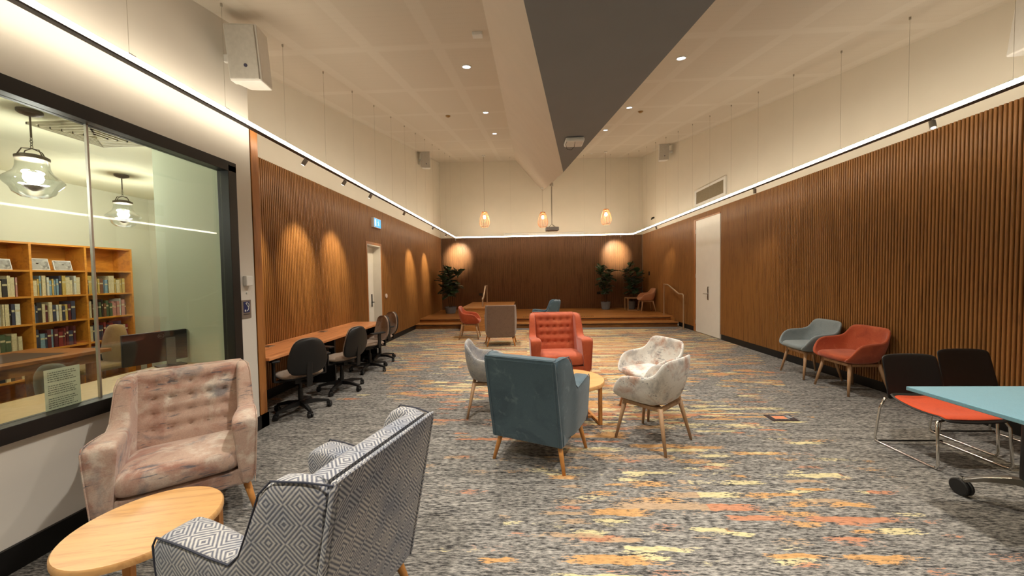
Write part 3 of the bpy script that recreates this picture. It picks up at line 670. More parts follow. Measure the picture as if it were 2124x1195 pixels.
# ================================================================== seating
def leg_tube(a, c, r0, r1, n=12):
    a, c = Vector(a), Vector(c); return MB().tube([a, a.lerp(c, .5), c], [r0, (r0+r1)/2, r1], n)
def armchair(cloth, loc, rz, label, scale=1.0, tufts=True, pipe_m=None):
    t = thing('armchair', loc, rz, label, 'armchair'); t.scale = (scale,)*3
    # side stations: yb, yt, zt, xo bottom, xo top, top thickness
    stn = [(-.285, -.300, .600, .335, .356, .125), (-.27, -.285, .626, .335, .358, .13), (-.18, -.18, .622, .333, .356, .125), (-.07, -.055, .608, .330, .352, .115),
           (-.0, .025, .598, .326, .346, .10), (.03, .06, .630, .320, .340, .088), (.06, .10, .73, .314, .334, .080), (.09, .135, .825, .308, .328, .074),
           (.12, .175, .866, .302, .320, .068), (.19, .28, .868, .294, .300, .058), (.235, .365, .860, .286, .280, .05)]
    for s in (-1, 1):
        rings = []
        for yb, yt, zt, xb, xt, th in stn:
            L = lambda f, x, z0=.2: (s*x, yb+(yt-yb)*f, z0+(zt-z0)*f)
            xi = xt-th; xib = xb-(.075 if yb < -.05 else .06); dz = .012/(zt-.2)
            rings.append([L(0, xb), L(.33, xb+(xt-xb)*.45), L(.66, xb+(xt-xb)*.8), L(1-dz*2.2, xt), L(1-dz*.5, xt-.006), L(1, xt-.018), L(1, xi+.02), L(1-dz*.5, xi+.006), L(1-dz*2.4, xi-.002),
                          L(.66, (xi*.55+xib*.45)), L(.33, (xi*.2+xib*.8)), L(0, xib)])
        first = [(p[0]*.995+s*.0, p[1]-.004, .2+(p[2]-.2)*.985) for p in rings[0]]
        MB().loft([first]+rings).build('arm_wing', cloth, t, smooth=True, auto=50, sub=1)
        pipe = [(s*.334, -.292, .21), (s*.343, -.297, .36), (s*.352, -.303, .52), (s*.355, -.302, .59)]
        pipe += [(s*(xt-.004), yt, zt-.006) for yb, yt, zt, xb, xt, th in stn[1:]]
        MB().tube(pipe, .0032, 6).build('piping', pipe_m or cloth, t)
    # tufted back pad
    m = MB(); NU, NV = 29, 25; fr = []; rows = (.30, .48, .66, .84)
    for j in range(NV):
        v_ = j/(NV-1)
        for i in range(NU):
            u = i/(NU-1)*2-1; hw = .262+.012*(1-v_)
            x = u*hw; z = .36+v_*.505; y = .135+.115*v_+.05*(1-abs(u)**6*1.0)*0
            bul = -.022*(1-abs(u)**5)*math.sin(PI*min(1, max(0, v_*.98+.01)))**.35
            if tufts:
                for rv in rows: bul += .010*math.exp(-((v_-rv)/.035)**2)*(1-abs(u)**4)
                for rv in rows:
                    for bu in (-.66, -.33, 0, .33, .66): bul += .020*math.exp(-((v_-rv)/.035)**2-((u-bu)/.075)**2)
            if v_ > .96: y += .03*(v_-.96)/.04
            fr.append((x, y+bul, z))
    m.v = list(fr); 
    for j in range(NV-1):
        for i in range(NU-1): a = j*NU+i; m.f.append((a, a+1, a+NU+1, a+NU)); m.mi.append(0)
    bk = len(m.v)
    for j in range(NV):
        v_ = j/(NV-1)
        for i in range(NU): u = i/(NU-1)*2-1; m.v.append((u*(.262+.012*(1-v_)), .225+.11*v_, .36+v_*.5))
    for j in range(NV-1):
        for i in range(NU-1): a = bk+j*NU+i; m.f.append((a, a+NU, a+NU+1, a+1)); m.mi.append(0)
    top = (NV-1)*NU
    for i in range(NU-1): m.f.append((top+i, top+i+1, bk+top+i+1, bk+top+i)); m.mi.append(0); m.f.append((i, bk+i, bk+i+1, i+1)); m.mi.append(0)
    for j in range(NV-1):
        for e in (0, NU-1): a = j*NU+e; m.f.append((a, a+NU, bk+a+NU, bk+a)); m.mi.append(0)
    bp = m.build('backrest', cloth, t, smooth=True, auto=60)
    if tufts:
        for rv in rows[:3]:
            for bu in (-.66, -.33, 0, .33, .66):
                x = bu*.268; z = .36+rv*.505; y = .135+.115*rv+.006
                MB().lathe([(.001, -.006), (.007, -.004), (.009, 0), (.007, .003)], (x, y-.002, z), 8, M=Matrix.Rotation(-PI/2, 4, 'X') @ Matrix.Rotation(PI, 4, 'X')).build('button', cloth, bp, smooth=True)
    # outer back
    MB().loft([[(-hw, yy, zz), (hw, yy, zz), (hw, yy+.022, zz), (-hw, yy+.022, zz)] for zz, yy, hw in ((.2, .222, .284), (.215, .225, .286), (.5, .283, .284), (.84, .352, .280), (.862, .352, .274))]).build('back_panel', cloth, t, bevel=.006)
    MB().tube([(-.262, .247, .205), (-.262, .375, .85)], .004, 6).tube([(.262, .247, .205), (.262, .375, .85)], .004, 6).tube([(-.27, .372, .862), (.27, .372, .862)], .005, 6).build('back_piping', cloth, t)
    # seat cushion, crowned
    m = MB(); n = 13; rows_ = []
    for zz, sh in ((.30, .0), (.315, .012), (.38, .016), (.425, .008)):
        pass
    prof = [(.30, -.012), (.315, 0), (.36, .006), (.405, 0), (.425, -.014), (.438, -.06), (.444, -.14)]
    rings = []
    for zz, off in prof:
        ring = []
        for k in range(32):
            a = 2*PI*k/32; cx, sx = math.cos(a), math.sin(a); e = .28
            px = (abs(cx)**e)*(1 if cx >= 0 else -1); py = (abs(sx)**e)*(1 if sx >= 0 else -1)
            ring.append((px*(.272+off), -.075+py*(.225+off), zz+.008*(py < 0)))
        rings.append(ring)
    m.loft(rings).build('seat_cushion', cloth, t, smooth=True, sub=1)
    MB().box(-.29, .29, -.27, .22, .2, .30).build('seat_frame', cloth, t, bevel=.01)
    MB().box(-.27, .27, -.2, .2, .185, .2).build('base_board', black_plastic, t)
    for s in (-1, 1):
        leg_tube((s*.285, -.215, .215), (s*.335, -.245, 0), .021, .013).build('leg', oak, t, smooth=True)
        leg_tube((s*.24, .175, .215), (s*.29, .225, 0), .021, .013).build('leg', oak, t, smooth=True)
    return t

def tub_chair(cloth, inner, loc, rz, label, scale=1.0, legm=None, frame_table=False):
    t = thing('tub_chair', loc, rz, label, 'tub chair'); t.scale = (scale,)*3
    rim = [(-.225, -.255, .43), (-.262, -.235, .465), (-.280, -.19, .545), (-.286, -.13, .595), (-.288, -.04, .605), (-.286, .05, .610), (-.278, .115, .620), (-.264, .165, .655), (-.248, .205, .735), (-.205, .24, .764), (-.10, .252, .765), (0, .256, .765)]
    base = [(-.185, -.24, .375), (-.205, -.21, .365), (-.215, -.16, .36), (-.218, -.10, .358), (-.216, -.03, .357), (-.21, .04, .357), (-.195, .09, .358), (-.17, .13, .36), (-.135, .155, .362), (-.10, .17, .363), (-.05, .178, .364), (0, .18, .364)]
    full = lambda L: L+[(-x, y, z) for x, y, z in reversed(L[:-1])]
    rim, base = full(rim), full(base)
    lv = 6; m = MB(); n = len(rim); rings = []
    for j in range(lv+1):
        f = j/lv; ring = []
        for (rx, ry, rz_), (bx_, by, bz) in zip(rim, base):
            bulge = math.sin(PI*f)*.018; nx, ny = bx_, by; l = math.hypot(nx, ny) or 1
            ff = f**.8
            ring.append((bx_+(rx-bx_)*ff+nx/l*bulge, by+(ry-by)*ff+ny/l*bulge, bz+(rz_-bz)*f))
        rings.append(ring)
    m.loft(rings, caps=False, closed=False)
    # pan below the seat
    o = len(m.v); m.v.append((0, -.02, .352)); m.f += [(o, i+1, i) for i in range(n-1)]+[(o, 0, n-1)]; m.mi += [0]*n
    m.build('shell', cloth, t, smooth=True, solid=-.028, sub=1)
    prof = [(.375, -.03), (.39, -.008), (.42, 0), (.445, -.008), (.456, -.035), (.460, -.09)]
    rings = []
    for zz, off in prof:
        ring = []
        for k in range(28):
            a = 2*PI*k/28; cx, sx = math.cos(a), math.sin(a); e = .45
            px = (abs(cx)**e)*(1 if cx >= 0 else -1); py = (abs(sx)**e)*(1 if sx >= 0 else -1)
            ring.append((px*(.222+off), -.045+py*(.212+off)-(.012 if py < 0 else 0), zz-.012*(1-py)*.5+.006))
        rings.append(ring)
    MB().loft(rings).build('seat_cushion', inner, t, smooth=True, sub=1)
    legm = legm or oak_grey
    MB().bar((-.17, -.17, .338), (.17, .15, .338), .045, .03).bar((.17, -.17, .336), (-.17, .15, .336), .045, .03).bar((-.17, -.17, .34), (.17, -.17, .34), .03, .03).bar((-.17, .15, .34), (.17, .15, .34), .03, .03).bar((-.17, -.17, .34), (-.17, .15, .34), .03, .03).bar((.17, -.17, .34), (.17, .15, .34), .03, .03).build('frame', legm, t, bevel=.004)
    for sx in (-1, 1):
        leg_tube((sx*.17, -.17, .352), (sx*.228, -.232, 0), .020, .011).build('leg', legm, t, smooth=True)
        leg_tube((sx*.17, .15, .352), (sx*.228, .225, 0), .020, .011).build('leg', legm, t, smooth=True)
    return t

armchair(pink_print, (-2.135, 2.065, 0), 39, 'dusty pink watercolour print armchair in front of the window')
armchair(diamond_cloth, (-.845, 1.324, 0), -105, 'grey diamond pattern armchair in the foreground beside the round oak table', pipe_m=plain('dark navy piping', S(52, 54, 66), .8))
armchair(teal_velvet, (.08, 2.82, 0), 156.5, 'teal velvet armchair seen from behind in the centre of the hall')
armchair(rust_velvet, (.40, 4.60, 0), 5, 'rust orange tufted velvet armchair facing the camera', 1.08)
armchair(brown_cloth, (-.555, 7.41, 0), 185, 'taupe armchair seen squarely from behind near the stage')
armchair(teal_velvet, (.44, 8.5, 0), -92, 'distant pale teal armchair facing left before the stage steps', tufts=False)
tub_chair(white_print, white_print, (1.105, 3.08, 0), 222, 'white tub chair with rust smudges, nearest one right of the centre table')
tub_chair(white_print, white_print, (1.32, 3.74, 0), -69, 'white tub chair behind the nearest white tub chair, facing left')
tub_chair(diamond_cloth_s, tan_cloth if False else white_print, (-.42, 3.74, 0), 96, 'grey woven tub chair left of the teal armchair, facing right')
tub_chair(rust_velvet, rust_velvet, (3.95, 4.38, 0), -90, 'rust orange tub chair against the right ribbed wall', 1.03)
tub_chair(grey_cloth, grey_cloth, (3.97, 5.02, 0), -94, 'pale blue grey tub chair against the right ribbed wall', 1.03)
tub_chair(rust_velvet, rust_velvet, (-1.36, 8.22, 0), 92, 'distant rust orange tub chair beside the timber box')
tub_chair(blush_cloth, blush_cloth, (3.93, 11.55, STAGE), -92, 'blush tub chair on the stage at the right wall')

# tables
def round_table(loc, rz, r, h, th, label, top):
    t = thing('coffee_table', loc, rz, label, 'coffee table')
    MB().lathe([(r-.012, h-th), (r, h-th+.006), (r, h-.006), (r-.005, h)], n=64).build('tabletop', top, t, auto=40)
    q = r*.72
    for sx in (-1, 1):
        for sy in (-1, 1):
            MB().box(sx*q-.016, sx*q+.016, sy*q*.75-.016, sy*q*.75+.016, .028, h-th).build('leg', oak, t, bevel=.003)
        MB().box(sx*q-.016, sx*q+.016, -q*.75-.016, q*.75+.016, 0, .028).build('floor_runner', oak, t, bevel=.003)
    MB().box(-q+.016, q-.016, -.016, .016, 0, .026).build('cross_runner', oak, t, bevel=.003)
    return t
round_table((-1.60, 1.36, 0), 12, .25, .45, .032, 'round blond oak table in the foreground between two armchairs', oak_top)
round_table((.42, 3.50, 0), 12, .345, .42, .04, 'round oak table half hidden behind the teal armchair', oak_top)
tb = thing('side_table', (3.62, 12.1, STAGE), 0, 'small open frame timber table behind the blush chair on the stage', 'side table')
MB().box(-.2, .3, -.2, .2, .40, .43).build('tabletop', oak_grey, tb, bevel=.003)
for x in (-.185, .285):
    for y in (-.185, .185): MB().box(x-.015, x+.015, y-.015, y+.015, .0, .40).build('leg', oak_grey, tb)
MB().box(-.17, .27, -.2, -.17, .0, .025).build('floor_runner', oak_grey, tb)

# ---- bench desk and operator chairs on the left
dk = thing('wall_worktop', (0, 0, 0), 0, 'long orange timber worktop fixed along the left ribbed wall', 'worktop')
MB().box(WL+.03, -2.575, 3.355, 6.20, .64, .672).build('worktop_board', desk_wood, dk, bevel=.004)
for y in (3.40, 4.75, 6.12): MB().box(WL+.05, -2.7, y, y+.03, 0, .64).build('support_panel', black_plastic, dk)
for y in (3.95, 5.05):
    tag(MB().box(WL+.09, WL+.19, y-.05, y+.05, .672, .678).build('desk_socket', brushed, bevel=.002), 'flush pale power socket in the %s half of the timber worktop' % ('near' if y < 4.5 else 'far'), 'socket')
def office_chair(loc, rz, label, rot_base=0, first=[None]):
    grp = 'operator chairs at the left worktop'
    if first[0] is not None: return dup(first[0], loc, rz, label, grp)
    t = thing('office_chair', loc, rz, label, 'office chair', grp); first[0] = t
    st_ = MB().lathe([(.035, .085), (.035, .12), (.028, .13)], n=16); 
    bs = st_.build('base_hub', black_plastic, t, smooth=False)
    for k in range(5):
        a = 2*PI*k/5+.3; c_, s_ = math.cos(a), math.sin(a)
        MB().loft([[(c_*r-s_*w_, s_*r+c_*w_, z) for w_, z in ((-ww, zz-hh), (ww, zz-hh), (ww*.8, zz), (-ww*.8, zz))] for r, ww, zz, hh in ((.02, .024, .125, .05), (.15, .02, .115, .035), (.275, .015, .085, .022))]).build('base_arm', black_plastic, t)
        cs = MB(); R_ = Matrix.Translation((c_*.275, s_*.275, .028)) @ Matrix.Rotation(a+.7+k, 4, 'Z')
        for sx in (-1, 1): cs.lathe([(.026, 0), (.028, .004), (.028, .016), (.022, .02)], n=16, M=R_ @ Matrix.Translation((sx*.012-.010 if sx > 0 else -.024, 0, 0)) @ Matrix.Rotation(PI/2, 4, 'Y'))
        cs.tube([R_ @ Vector((0, 0, .0)), R_ @ Vector((0, 0, .045))], .008, 8)
        cs.box(-.02, .02, -.02, .024, .012, .034, M=R_).build('caster', black_plastic, t)
    MB().tube([(0, 0, .12), (0, 0, .26)], .026, 12).tube([(0, 0, .26), (0, 0, .37)], .016, 12).build('gas_column', black_plastic, t)
    MB().box(-.09, .09, -.12, .13, .345, .39).tube([(.09, 0, .365), (.2, 0, .36)], .006, 6).build('mechanism', black_plastic, t, bevel=.01)
    rings = []
    for zz, off in ((.39, -.05), (.405, -.01), (.43, 0), (.455, -.012), (.468, -.07)):
        ring = []
        for k in range(28):
            a = 2*PI*k/28; cx, sx = math.cos(a), math.sin(a); e = .62
            ring.append(((abs(cx)**e)*(1 if cx >= 0 else -1)*(.225+off), -.03+(abs(sx)**e)*(1 if sx >= 0 else -1)*(.22+off), zz+(-.015 if sx < -.6 else 0)))
        rings.append(ring)
    MB().loft(rings[1:]).build('seat', seat_cloth, t, smooth=True, sub=1)
    MB().loft([rings[0], [(x, y, z+.012) for x, y, z in rings[1]]]).build('seat_shell', black_plastic, t, smooth=True)
    prof = [(0, .45, .10), (.04, .47, .155), (.12, .53, .19), (.22, .60, .20), (.34, .68, .185), (.42, .76, .16), (.47, .82, .12), (.49, .845, .05)]
    def backs(dy, sh):
        rr = []
        for q, z, hw in prof:
            yb = .215+.10*(z-.45)+.03*math.sin((z-.45)*6)+dy
            rr.append([(hw*sh*math.sin(PI*(k/10-.5)), yb-.045*abs(math.sin(PI*(k/10-.5)))**2, z) for k in range(11)])
        return rr
    f_ = backs(0, .95); b_ = backs(.035, .92)
    MB().loft([fr_+list(reversed(bk_)) for fr_, bk_ in zip(f_, b_)]).build('back_pad', seat_cloth, t, smooth=True, sub=1)
    f_ = backs(.028, 1.0); b_ = backs(.048, .98)
    MB().loft([fr_+list(reversed(bk_)) for fr_, bk_ in zip(f_, b_)]).build('back_shell', black_plastic, t, smooth=True, sub=1)
    MB().bar((0, .1, .365), (0, .275, .35), .06, .02).bar((0, .27, .34), (0, .29, .62), .055, .02, up_=(0, 1, 0)).build('back_post', black_plastic, t, bevel=.006)
    for s in (-1, 1):
        MB().bar((s*.08, .0, .385), (s*.25, .02, .385), .05, .018).bar((s*.25, .02, .38), (s*.25, .02, .60), .05, .02, up_=(1, 0, 0)).build('arm_post', black_plastic, t, bevel=.005)
        MB().box(s*.25-.04, s*.25+.04, -.12, .11, .60, .622).build('arm_pad', black_plastic, t, bevel=.01)
    return t
office_chair((-2.50, 3.70, 0), -128, 'black backed operator chair nearest the camera at the timber worktop')
office_chair((-2.44, 4.45, 0), -106, 'black backed operator chair, second along the timber worktop')
office_chair((-2.50, 5.40, 0), -34, 'operator chair with beige back pad facing the camera near the worktop end')
office_chair((-2.60, 6.02, 0), -34, 'operator chair just behind the beige backed one beyond the worktop')

# ---- black and orange sled chairs, blue flip table on the right
def sled_chair(loc, rz, label, first=[None]):
    grp = 'sled base chairs behind the blue table'
    if first[0] is not None: return dup(first[0], loc, rz, label, grp)
    t = thing('sled_chair', loc, rz, label, 'chair', grp); first[0] = t
    for s in (-1, 1):
        x = s*.255
        MB().tube([(x*.93, .19, .40), (x, .215, .30), (x, .25, .04), (x, .245, .014), (x, .21, .009), (x, -.16, .009), (x, -.195, .014), (x, -.205, .04), (x*.98, -.19, .31), (x*.93, -.175, .345), (x*.7, -.165, .35)], .0085, 10).build('sled_leg', chrome, t, smooth=True)
    MB().tube([(-.17, -.165, .35), (.17, -.165, .35)], .0085, 8).build('front_crossbar', chrome, t)
    MB().tube([(-.255, .22, .022), (0, .20, .03), (.255, .22, .022)], .007, 8).build('rear_crossbar', black_plastic, t)
    def sheet(f, nu, nv):
        m = MB(); 
        for j in range(nv):
            for i in range(nu): m.v.append(f(i/(nu-1)*2-1, j/(nv-1)))
        for j in range(nv-1):
            for i in range(nu-1): a = j*nu+i; m.f.append((a, a+1, a+nu+1, a+nu)); m.mi.append(0)
        return m
    seatf = lambda u, v: (u*(.215+.012*math.sin(PI*v)), -.215+v*.42, .368+.03*(v-.35)**2*4-.012*(1-u*u)-(.03*(1-v/.12)**2 if v < .12 else 0)+.02*(v > .9)*(v-.9)*10)
    sheet(seatf, 9, 12).build('seat_shell', black_plastic, t, smooth=True, solid=.014, sub=1)
    pad = lambda u, v: (u*.205, -.205+v*.38, seatf(u, .02+v*.9)[2]+.017+.008*(1-u**4))
    sheet(pad, 9, 12).build('seat_pad', orange_pad, t, smooth=True, solid=-.012, sub=1)
    backf = lambda u, v: (u*(.235-.015*v), .195+.075*v-.03*(1-u*u)*(-1)-.03, (.39+v*.36)-(.02*abs(u)**6 if v > .9 else 0))
    sheet(backf, 11, 9).build('backrest', black_plastic, t, smooth=True, solid=.012, sub=1)
    return t
sled_chair((3.21, 2.80, 0), 0, 'black sled base chair with orange seat pad, left one behind the blue table')
sled_chair((3.86, 2.985, 0), 0, 'black sled base chair, right one nearest the ribbed wall behind the blue table')

ft = thing('flip_top_table', (0, 0, 0), 0, 'pale blue folding table on castors at the right picture edge', 'table')
MB().box(2.352, 4.15, 1.50, 2.243, .708, .732).build('tabletop', [blue_lam], ft, bevel=.004)
MB().box(2.5, 4.0, 1.72, 1.78, .668, .708).box(2.93, 3.2, 1.75, 2.22, .640, .708).build('under_beam', black_plastic, ft)
MB().tube([(3.03, 2.185, .15), (3.03, 2.185, .66)], [.044, .040], 20).build('column', black_plastic, ft, smooth=True)
MB().lathe([(.03, 0), (.03, .03)], n=16, M=Matrix.Translation((2.97, 2.18, .60)) @ Matrix.Rotation(-PI/2, 4, 'Y')).build('pivot_knob', chrome, ft)
def arch(pts): return MB().loft([[Vector(p)+Vector((0, 0, dz))+Vector((q.y, -q.x, 0))*sw for sw, dz in ((-1, -hh), (1, -hh), (.7, hh), (-.7, hh))] for p, q, hh in pts])
def foot(px, py, qx, qy):
    dv = Vector((qx-px, qy-py, 0)); L = dv.length; dv.normalize(); q = dv*.022
    P = lambda f, z: (px+(qx-px)*f, py+(qy-py)*f, z)
    return arch([(P(0, .15), q*1.6, .022), (P(.3, .155), q*1.2, .018), (P(.7, .13), q, .013), (P(1, .095), q*.8, .010)])
foot(3.03, 2.185, 2.79, 2.32).build('foot', cast_alu, ft, bevel=.004); foot(3.03, 2.185, 2.86, 2.00).build('foot', cast_alu, ft, bevel=.004); foot(3.03, 2.185, 3.55, 2.16).build('foot', cast_alu, ft, bevel=.004)
for x, y in ((2.79, 2.32), (2.86, 2.00)):
    m = MB()
    for dx in (-.024, .006): m.lathe([(.046, 0), (.052, .004), (.052, .014), (.044, .018)], n=22, M=Matrix.Translation((x+dx, y, .052)) @ Matrix.Rotation(PI/2, 4, 'Y'))
    m.build('caster_wheel', black_plastic, ft); MB().tube([(x, y, .052), (x, y, .12)], .009, 8).build('caster_stem', chrome, ft)

# floor box
fb = thing('floor_box', (2.52, 3.53, 0), 0, 'rectangular dark framed power box set in the carpet', 'floor box')
MB().box(-.125, .125, -.075, .075, .0, .006).build('frame', plain('plum grey metal', S(56, 46, 48), .5), fb)
MB().box(-.085, .055, -.05, .045, .006, .009).build('lid', carpet_m, fb); MB().box(.06, .10, -.02, .045, .006, .012).build('cable_flap', plain('grey flap', S(150, 150, 150), .4), fb)
MB().box(-.08, .04, -.035, .03, .009, .0095).build('lid_inlay', plain('orange inlay', S(214, 132, 92), .9), fb)

# ================================================================== plants
def fig(loc, h, spread, label, seed, pot_r=.17, pot_h=.2, n_leaf=70):
    spread *= 1.45
    rnd = random.Random(seed); t = thing('potted_fig', loc, 0, label, 'potted plant')
    MB().lathe([(pot_r*.72, 0), (pot_r*.8, .01), (pot_r, pot_h), (pot_r*.93, pot_h), (pot_r*.9, pot_h-.03)], n=28).build('pot', dark_pot, t, auto=40)
    MB().lathe([(pot_r*.88, pot_h-.04), (pot_r*.88, pot_h-.025)], n=20).build('soil', soil, t)
    stems = []; 
    m = MB()
    for k in range(4):
        a = 2*PI*k/4+rnd.random(); top = Vector((math.cos(a)*spread*.5, math.sin(a)*spread*.4, h*(.72+.22*rnd.random())))
        pts = [Vector((math.cos(a)*.03, math.sin(a)*.03, pot_h-.05)), Vector((top.x*.3, top.y*.3, top.z*.5)), top]
        stems.append(pts); m.tube(pts, [.012, .009, .005], 7)
    m.build('stem', bark_m, t)
    m = MB()
    for k in range(n_leaf):
        s_ = stems[k % 4]; f = .35+.65*rnd.random()**.8; p = s_[0].lerp(s_[1], min(1, f*2)) if f < .5 else s_[1].lerp(s_[2], (f-.5)*2)
        a = rnd.random()*2*PI; L = (.19+.12*rnd.random())*spread/.58; Wd = L*.42; el = rnd.uniform(-.35, .9) if f < .85 else rnd.uniform(.3, 1.3)
        d_ = Vector((math.cos(a)*math.cos(el), math.sin(a)*math.cos(el), math.sin(el))); sd = d_.cross(Vector((0, 0, 1))).normalized(); nn = sd.cross(d_)
        o = len(m.v); prof = ((.0, .02), (.12, .10), (.35, .62), (.6, .95), (.8, .92), (.94, .5), (1., .02))
        pb = p+d_*.02
        for q, w_ in prof:
            c_ = pb+d_*L*q-nn*L*.22*q*q
            for sx in (-1, -.5, 0, .5, 1): m.v.append(tuple(c_+sd*Wd*w_*sx+nn*Wd*(abs(sx)*.28+.04*math.sin(q*14))))
        for i in range(len(prof)-1):
            for j in range(4): a0 = o+i*5+j; m.f.append((a0, a0+1, a0+6, a0+5)); m.mi.append(0)
    m.build('leaves', leaf_m, t, smooth=True)
    return t
fig((-2.55, 11.6, STAGE), 1.62, .42, 'tall fiddle leaf fig in the left corner of the stage', 3, .20, .22, 95)
fig((2.80, 12.42, STAGE), 1.50, .36, 'bushy fiddle leaf fig in a grey pot, left of the two right plants', 5, .17, .27, 95)
fig((3.72, 12.42, STAGE), 1.66, .36, 'dark tall fiddle leaf fig in the right corner of the stage', 9, .13, .28, 95)

# ================================================================== library room behind the glass
LX0, LX1, LY1, LZ = -6.45, WG-.14, 5.75, 2.86
struct(MB().box(LX0-.1, LX0, YN, LY1+.1, 0, LZ+.1).build('wall_library_side', lib_paint))
struct(MB().box(LX0, WL-.2, LY1, LY1+.1, 0, LZ+.1).build('wall_library_end', lib_paint))
struct(MB().box(WL-.26, WL-.2, GE-.079, LY1, 0, LZ+.1).build('wall_library_inner', lib_paint))
struct(MB().box(LX0, WL-.2, YN, LY1, LZ, LZ+.08).box(WL-.2, LX1-.001, YN, GE-.09, LZ-.001, LZ+.03).build('ceiling_library', plain('library ceiling paint', S(222, 218, 190), .9, var=.01)))
struct(MB().box(LX0, LX1, YN-.1, YN, 0, LZ).build('wall_library_rear', lib_paint))
# ceiling diffuser
cd_ = thing('ceiling_air_diffuser', (-4.05, 3.18, LZ), 0, 'square slatted air diffuser in the library ceiling', 'vent')
m = MB()
for k in range(6):
    q = .28-.045*k
    m.box(-q, q, -q, -q+.012, -.02-.003*k, 0).box(-q, q, q-.012, q, -.02-.003*k, 0).box(-q, -q+.012, -q, q, -.02-.003*k, 0).box(q-.012, q, -q, q, -.02-.003*k, 0)
m.build('slats', plain('taupe slats', S(150, 142, 118), .6), cd_)
tag(MB().box(-3.95, -3.55, 3.95, 4.05, LZ-.02, LZ).build('ceiling_light_panel', emit('panel glow', (1., .95, .75), 2.5)), 'slim lit ceiling panel in the library beyond the diffuser', 'ceiling light')

bronze = plain('dark bronze', S(84, 74, 62), .45, .6)
bulb2 = emit('cool white bulb', (.92, .97, 1.), 45.)
def lib_pendant(x, y, zl, label, s=1.0):
    t = thing('glass_pendant_lamp', (x, y, zl), 0, label, 'pendant lamp', 'glass pendant lamps in the library')
    MB().lathe([(.085*s, .10*s), (.092*s, .105*s), (.092*s, .125*s), (.07*s, .14*s)], n=24).build('gallery_ring', bronze, t)
    m = MB()
    for k in range(4):
        a = PI/2*k; m.tube([(.085*s*math.cos(a), .085*s*math.sin(a), .13*s), (.06*s*math.cos(a), .06*s*math.sin(a), .18*s), (0, 0, .195*s)], .004, 6)
    m.build('crown_arms', bronze, t)
    MB().lathe([(.086*s, .10*s), (.09*s, .04*s), (.105*s, .0), (.15*s, -.045*s), (.168*s, -.07*s), (.150*s, -.10*s), (.125*s, -.13*s), (.11*s, -.17*s), (.07*s, -.20*s), (.02*s, -.207*s)], n=32, close=False).build('glass_shade', lampglass_m, t, smooth=True)
    MB().lathe([(.02*s, -.0), (.05*s, -.02*s), (.055*s, -.045*s), (.045*s, -.075*s), (.02*s, -.09*s)], n=20).build('bulb', bulb2, t)
    MB().lathe([(.02*s, -.09*s), (.06*s, -.11*s), (.05*s, -.13*s), (.01*s, -.15*s)], n=20).build('lamp_holder', bronze, t)
    zt = LZ-zl; m = MB(); z = .195*s
    m.tube([(0, 0, z+.09*s), (0, 0, zt)], .006, 8).build('rod', bronze, t)
    m = MB()
    for k in range(4): m.tube([(.008*math.cos(q*PI/4)*(1 if k % 2 else 0), .008*math.cos(q*PI/4)*(0 if k % 2 else 1), z+.0125*s+k*.022*s+.014*s*math.sin(q*PI/4)) for q in range(9)], .0022, 5)
    m.build('chain', bronze, t)
    MB().lathe([(.07*s, zt-.02), (.06*s, zt-.03), (.02, zt-.045)], n=24).lathe([(.07*s, zt-.02), (.07*s, zt)], n=24).build('ceiling_rose', bronze, t)
    plight('library_lamp_glow', (x, y, zl-.05), 44, (1., .95, .82), .085)
lib_pendant(-4.02, 2.72, 2.36, 'nearer glass bell pendant lamp in the library')
lib_pendant(-5.28, 4.40, 2.385, 'farther glass bell pendant lamp in the library')
lib_pendant(-4.2, .4, 2.36, 'added pendant lamp that brightens the library, unseen left of the picture')  # extra lamp out of view, added to brighten the library
lib_pendant(-4.2, -2.2, 2.36, 'added pendant lamp that brightens the library, unseen far left of the picture')  # second added lamp, unseen, lifts the library light

# bookcase
SX = -6.0; bays = [2.93, 3.46, 3.99, 4.52, 5.07]; lev = [.0, .31, .635, .965, 1.30, 1.62, 1.955]
bc = thing('bookcase', (0, 0, 0), 0, 'long yellow oak bookcase full of books in the library', 'bookcase')
for y in bays: MB().box(SX-.28, SX, y-.011, y+.011, .0, 1.955).build('upright', shelf_wood, bc)
for z in lev[1:]: 
    MB().box(SX-.275, SX-.002, bays[0]+.011, bays[-1]-.011, z-.022, z).build('shelf', shelf_wood, bc)
MB().box(SX-.295, SX-.28, bays[0], bays[-1], 0, 1.955).build('back_board', shelf_wood, bc)
MB().box(SX-.275, SX-.01, bays[0]+.011, bays[-1]-.011, 0, .06).build('plinth', shelf_wood, bc)
bcol = {'cream': S(206, 190, 150), 'white': S(200, 198, 184), 'yellow': S(190, 160, 84), 'dark blue': S(46, 54, 76), 'black': S(36, 34, 34), 'red': S(126, 34, 34), 'maroon': S(84, 22, 34), 'pale blue': S(120, 148, 160), 'green': S(70, 88, 60), 'brown': S(112, 72, 46), 'pink': S(186, 130, 118)}
page = plain('book pages', S(214, 204, 176), .9)
proto = {}
def book_mesh(cn, w_, h_, dp):
    k = (cn, round(w_, 3), round(h_, 2))
    if k not in proto:
        m = MB().box(-dp, 0, -w_/2+.002, w_/2-.002, .002, h_-.004, 1).box(-dp-.002, .003, -w_/2, -w_/2+.002, 0, h_).box(-dp-.002, .003, w_/2-.002, w_/2, 0, h_).box(.0, .003, -w_/2, w_/2, 0, h_)
        m.box(.003, .0036, -w_/2+.003, w_/2-.003, h_*.62, h_*.72, 2)
        o = m.build('book', [plain('book cloth '+cn, bcol[cn], .7, vs=60, var=.15), page, plain('spine label', S(196, 180, 140), .6)])
        proto[k] = o; return o
    o = proto[k].copy(); C.objects.link(o); return o
rnd = random.Random(11)
rown = {1: 'bottom visible', 2: 'fourth', 3: 'third', 4: 'second'}
bayn = {1: 'left', 2: 'middle', 3: 'right'}
